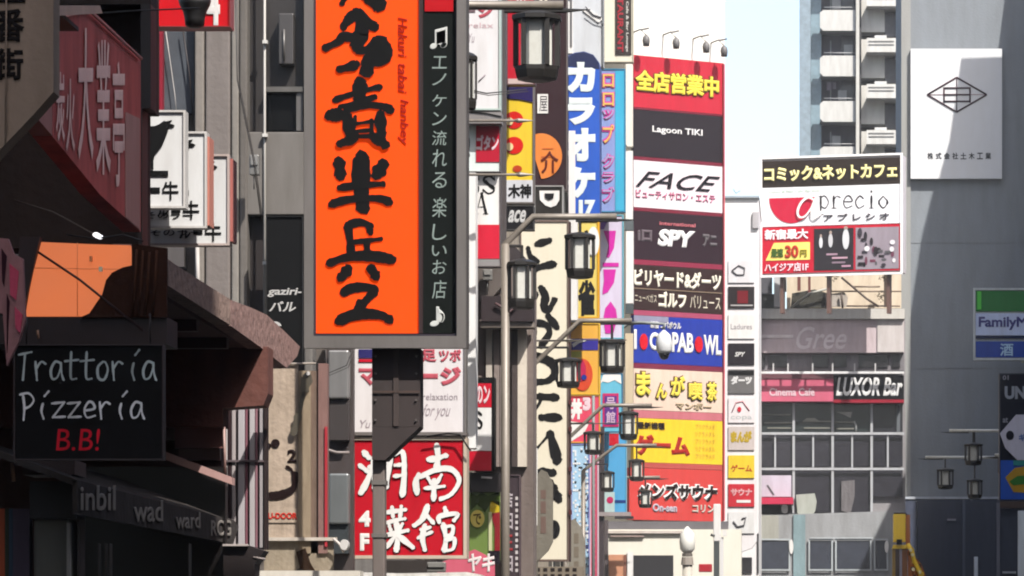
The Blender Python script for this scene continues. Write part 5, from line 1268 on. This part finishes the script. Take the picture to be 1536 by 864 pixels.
t.poly('jib_frame', [(1362, 824), (1367, 822), (1373, 836), (1382, 846), (1388, 862), (1390, 1000), (1362, 1000)], or_, .1, .5)
for k, (a, b_) in enumerate(((1363, 828), (1368, 840), (1366, 850), (1374, 852), (1378, 846), (1382, 858), (1370, 862))): t.box('chain_link', a, b_, a + 4, b_ + 5, ye if k % 2 else M((90, 56, 20), 1.0), -.02, .09)
t.tube('hydraulic_hose', [(1361, 816, -.1), (1368, 826, -.1), (1371, 840, -.1), (1380, 858, -.1), (1388, 900, -.1)], [3.5, 3.5, 3, 3.5, 3.5], ye)
t.tube('hydraulic_hose', [(1364, 826, .1), (1368, 846, .1), (1376, 866, .1), (1380, 900, .1)], 4, or_)
for a, b_ in ((1366, 825), (1369, 832), (1370, 854), (1380, 858)): t.disc('bolt', a, b_, 2.4, 2.6, M((250, 240, 190), 1.0), -.2, -.12)
t.box('carriage', 1300, 1010, 1400, 1060, ye, -.5, 1.5, bev=.05)
for w_ in (1312, 1350, 1388):
    x_, z_ = t.L(w_, 1072)
    MB().tube([(x_, -.6, .45), (x_, -.35, .45)], .45, 16).build('wheel', BLK, t.o)

# thin cables across the street side
t = T('overhead_cable', 'thin dark cable hanging across in front of the pale sign stack', 'cable', 700, 640, 66)
t.tube('wire', [(700, 511), (760, 512), (860, 510), (940, 510)], .8, M((60, 50, 46)))
for (lb, D_, pts, r_) in (('slack black cable bundle sagging from the orange sign to the yellow sign', 50, [(690, 132), (730, 140), (790, 134)], 1.0),
        ('thin cable rising left of the cream sign toward the lantern arm', 68, [(700, 668), (742, 596), (790, 560)], .8),
        ('black cable dropping along the pale sign block above the karaoke sign', 80, [(846, -60), (848, 60), (845, 200), (850, 330)], 1.1),
        ('cable pair running from the concrete pillar down to the bar sign', 41.5, [(352, -60), (356, 120), (380, 240), (392, 330)], .9),
        ('thin cable hanging over the grey duct boxes', 42, [(470, 540), (492, 560), (520, 548), (530, 520)], .8)):
    t = T('overhead_cable', lb, 'cable', pts[0][0], pts[-1][1], D_)
    t.tube('wire', pts, r_, M((46, 40, 38)))
    t.tube('wire', [(a + 2.5, b_ + 3) for a, b_ in pts], r_ * .7, M((60, 54, 50)))
for (lb, a, b_, c, d, D_) in (('grey meter box on the concrete pillar left of the drain pipe', 374, 232, 388, 262, 42.6), ('small junction box under the massage sign stack', 724, 404, 738, 420, 56.9), ('air conditioning unit on the dark wall beside the orange pole', 640, 843, 668, 858, 45.2)):
    t = T('wall_box', lb, 'box', a, d, D_)
    t.box('housing', a, b_, c, d, metal((150, 148, 144)), 0, .12, bev=.01); t.box('lid', a + 2, b_ + 2, c - 2, b_ + (d - b_) * .5, metal((176, 174, 170)), -.02, -.002); t.tube('conduit', [((a + c) / 2, d), ((a + c) / 2, d + 22)], .9, metal((110, 108, 104)), y=.05)
t = T('overhead_cable', 'thin lower cable crossing between the fourth lamp post and the cream sign', 'cable', 790, 760, 88)
t.tube('wire', [(790, 633), (860, 636), (960, 634)], .8, M((60, 50, 46)))

# ------------------------------------------------------------------ neighbour on the right that throws the stepped shade on the blank wall
XB = 9.6
def back(px, py):
    P = W(px, py, RD); k = (XB - P.x) / SD.x
    q = P + SD * k
    return q.y, q.z
edge = [back(*p) for p in ((1514, -40), (1500, 70), (1497, 98), (1436, 100), (1418, 225), (1405, 270), (1385, 350), (1366, 480), (1358, 700))]
yb_ = [e[0] for e in edge]
outl = [(e[0], e[1]) for e in edge]
b = MB()
n = len(outl)
lo = min(min(yb_), 142)
poly = outl + [(outl[-1][0], 0), (151.9, 0), (151.9, outl[0][1])]
nb = bpy.data.objects.new('office_building', None); COL.objects.link(nb); nb.location = (XB, 143, 0)
tag(nb, 'stepped side of the neighbouring building beyond the right edge', 'building')
print('EDGE', [(round(a, 1), round(c, 1)) for a, c in edge])
# prism in the y-z plane, extruded along x
b.v = [(0, p[0] - 143, p[1]) for p in poly] + [(.6, p[0] - 143, p[1]) for p in poly]
m_ = len(poly)
b.f = [tuple(range(m_)), tuple(range(2 * m_ - 1, m_ - 1, -1))] + [(i, (i + 1) % m_, m_ + (i + 1) % m_, m_ + i) for i in range(m_)]
b.build('side_wall', concrete((150, 150, 150)), nb)

# ------------------------------------------------------------------ the air of the street
hz = MB().box(-60, 60, -45, 215, -1.5, 62).build('haze', bpy.data.materials.new('haze'))
hz['kind'] = 'stuff'
hm = hz.data.materials[0]; hm.use_nodes = True
nt = hm.node_tree
for n_ in list(nt.nodes):
    if n_.type == 'BSDF_PRINCIPLED': nt.nodes.remove(n_)
pv = nt.nodes.new('ShaderNodeVolumePrincipled')
pv.inputs['Color'].default_value = (.92, .95, 1.0, 1)
pv.inputs['Density'].default_value = .0003
pv.inputs['Anisotropy'].default_value = 0.0
nt.links.new(pv.outputs[0], nt.nodes['Material Output'].inputs['Volume'])
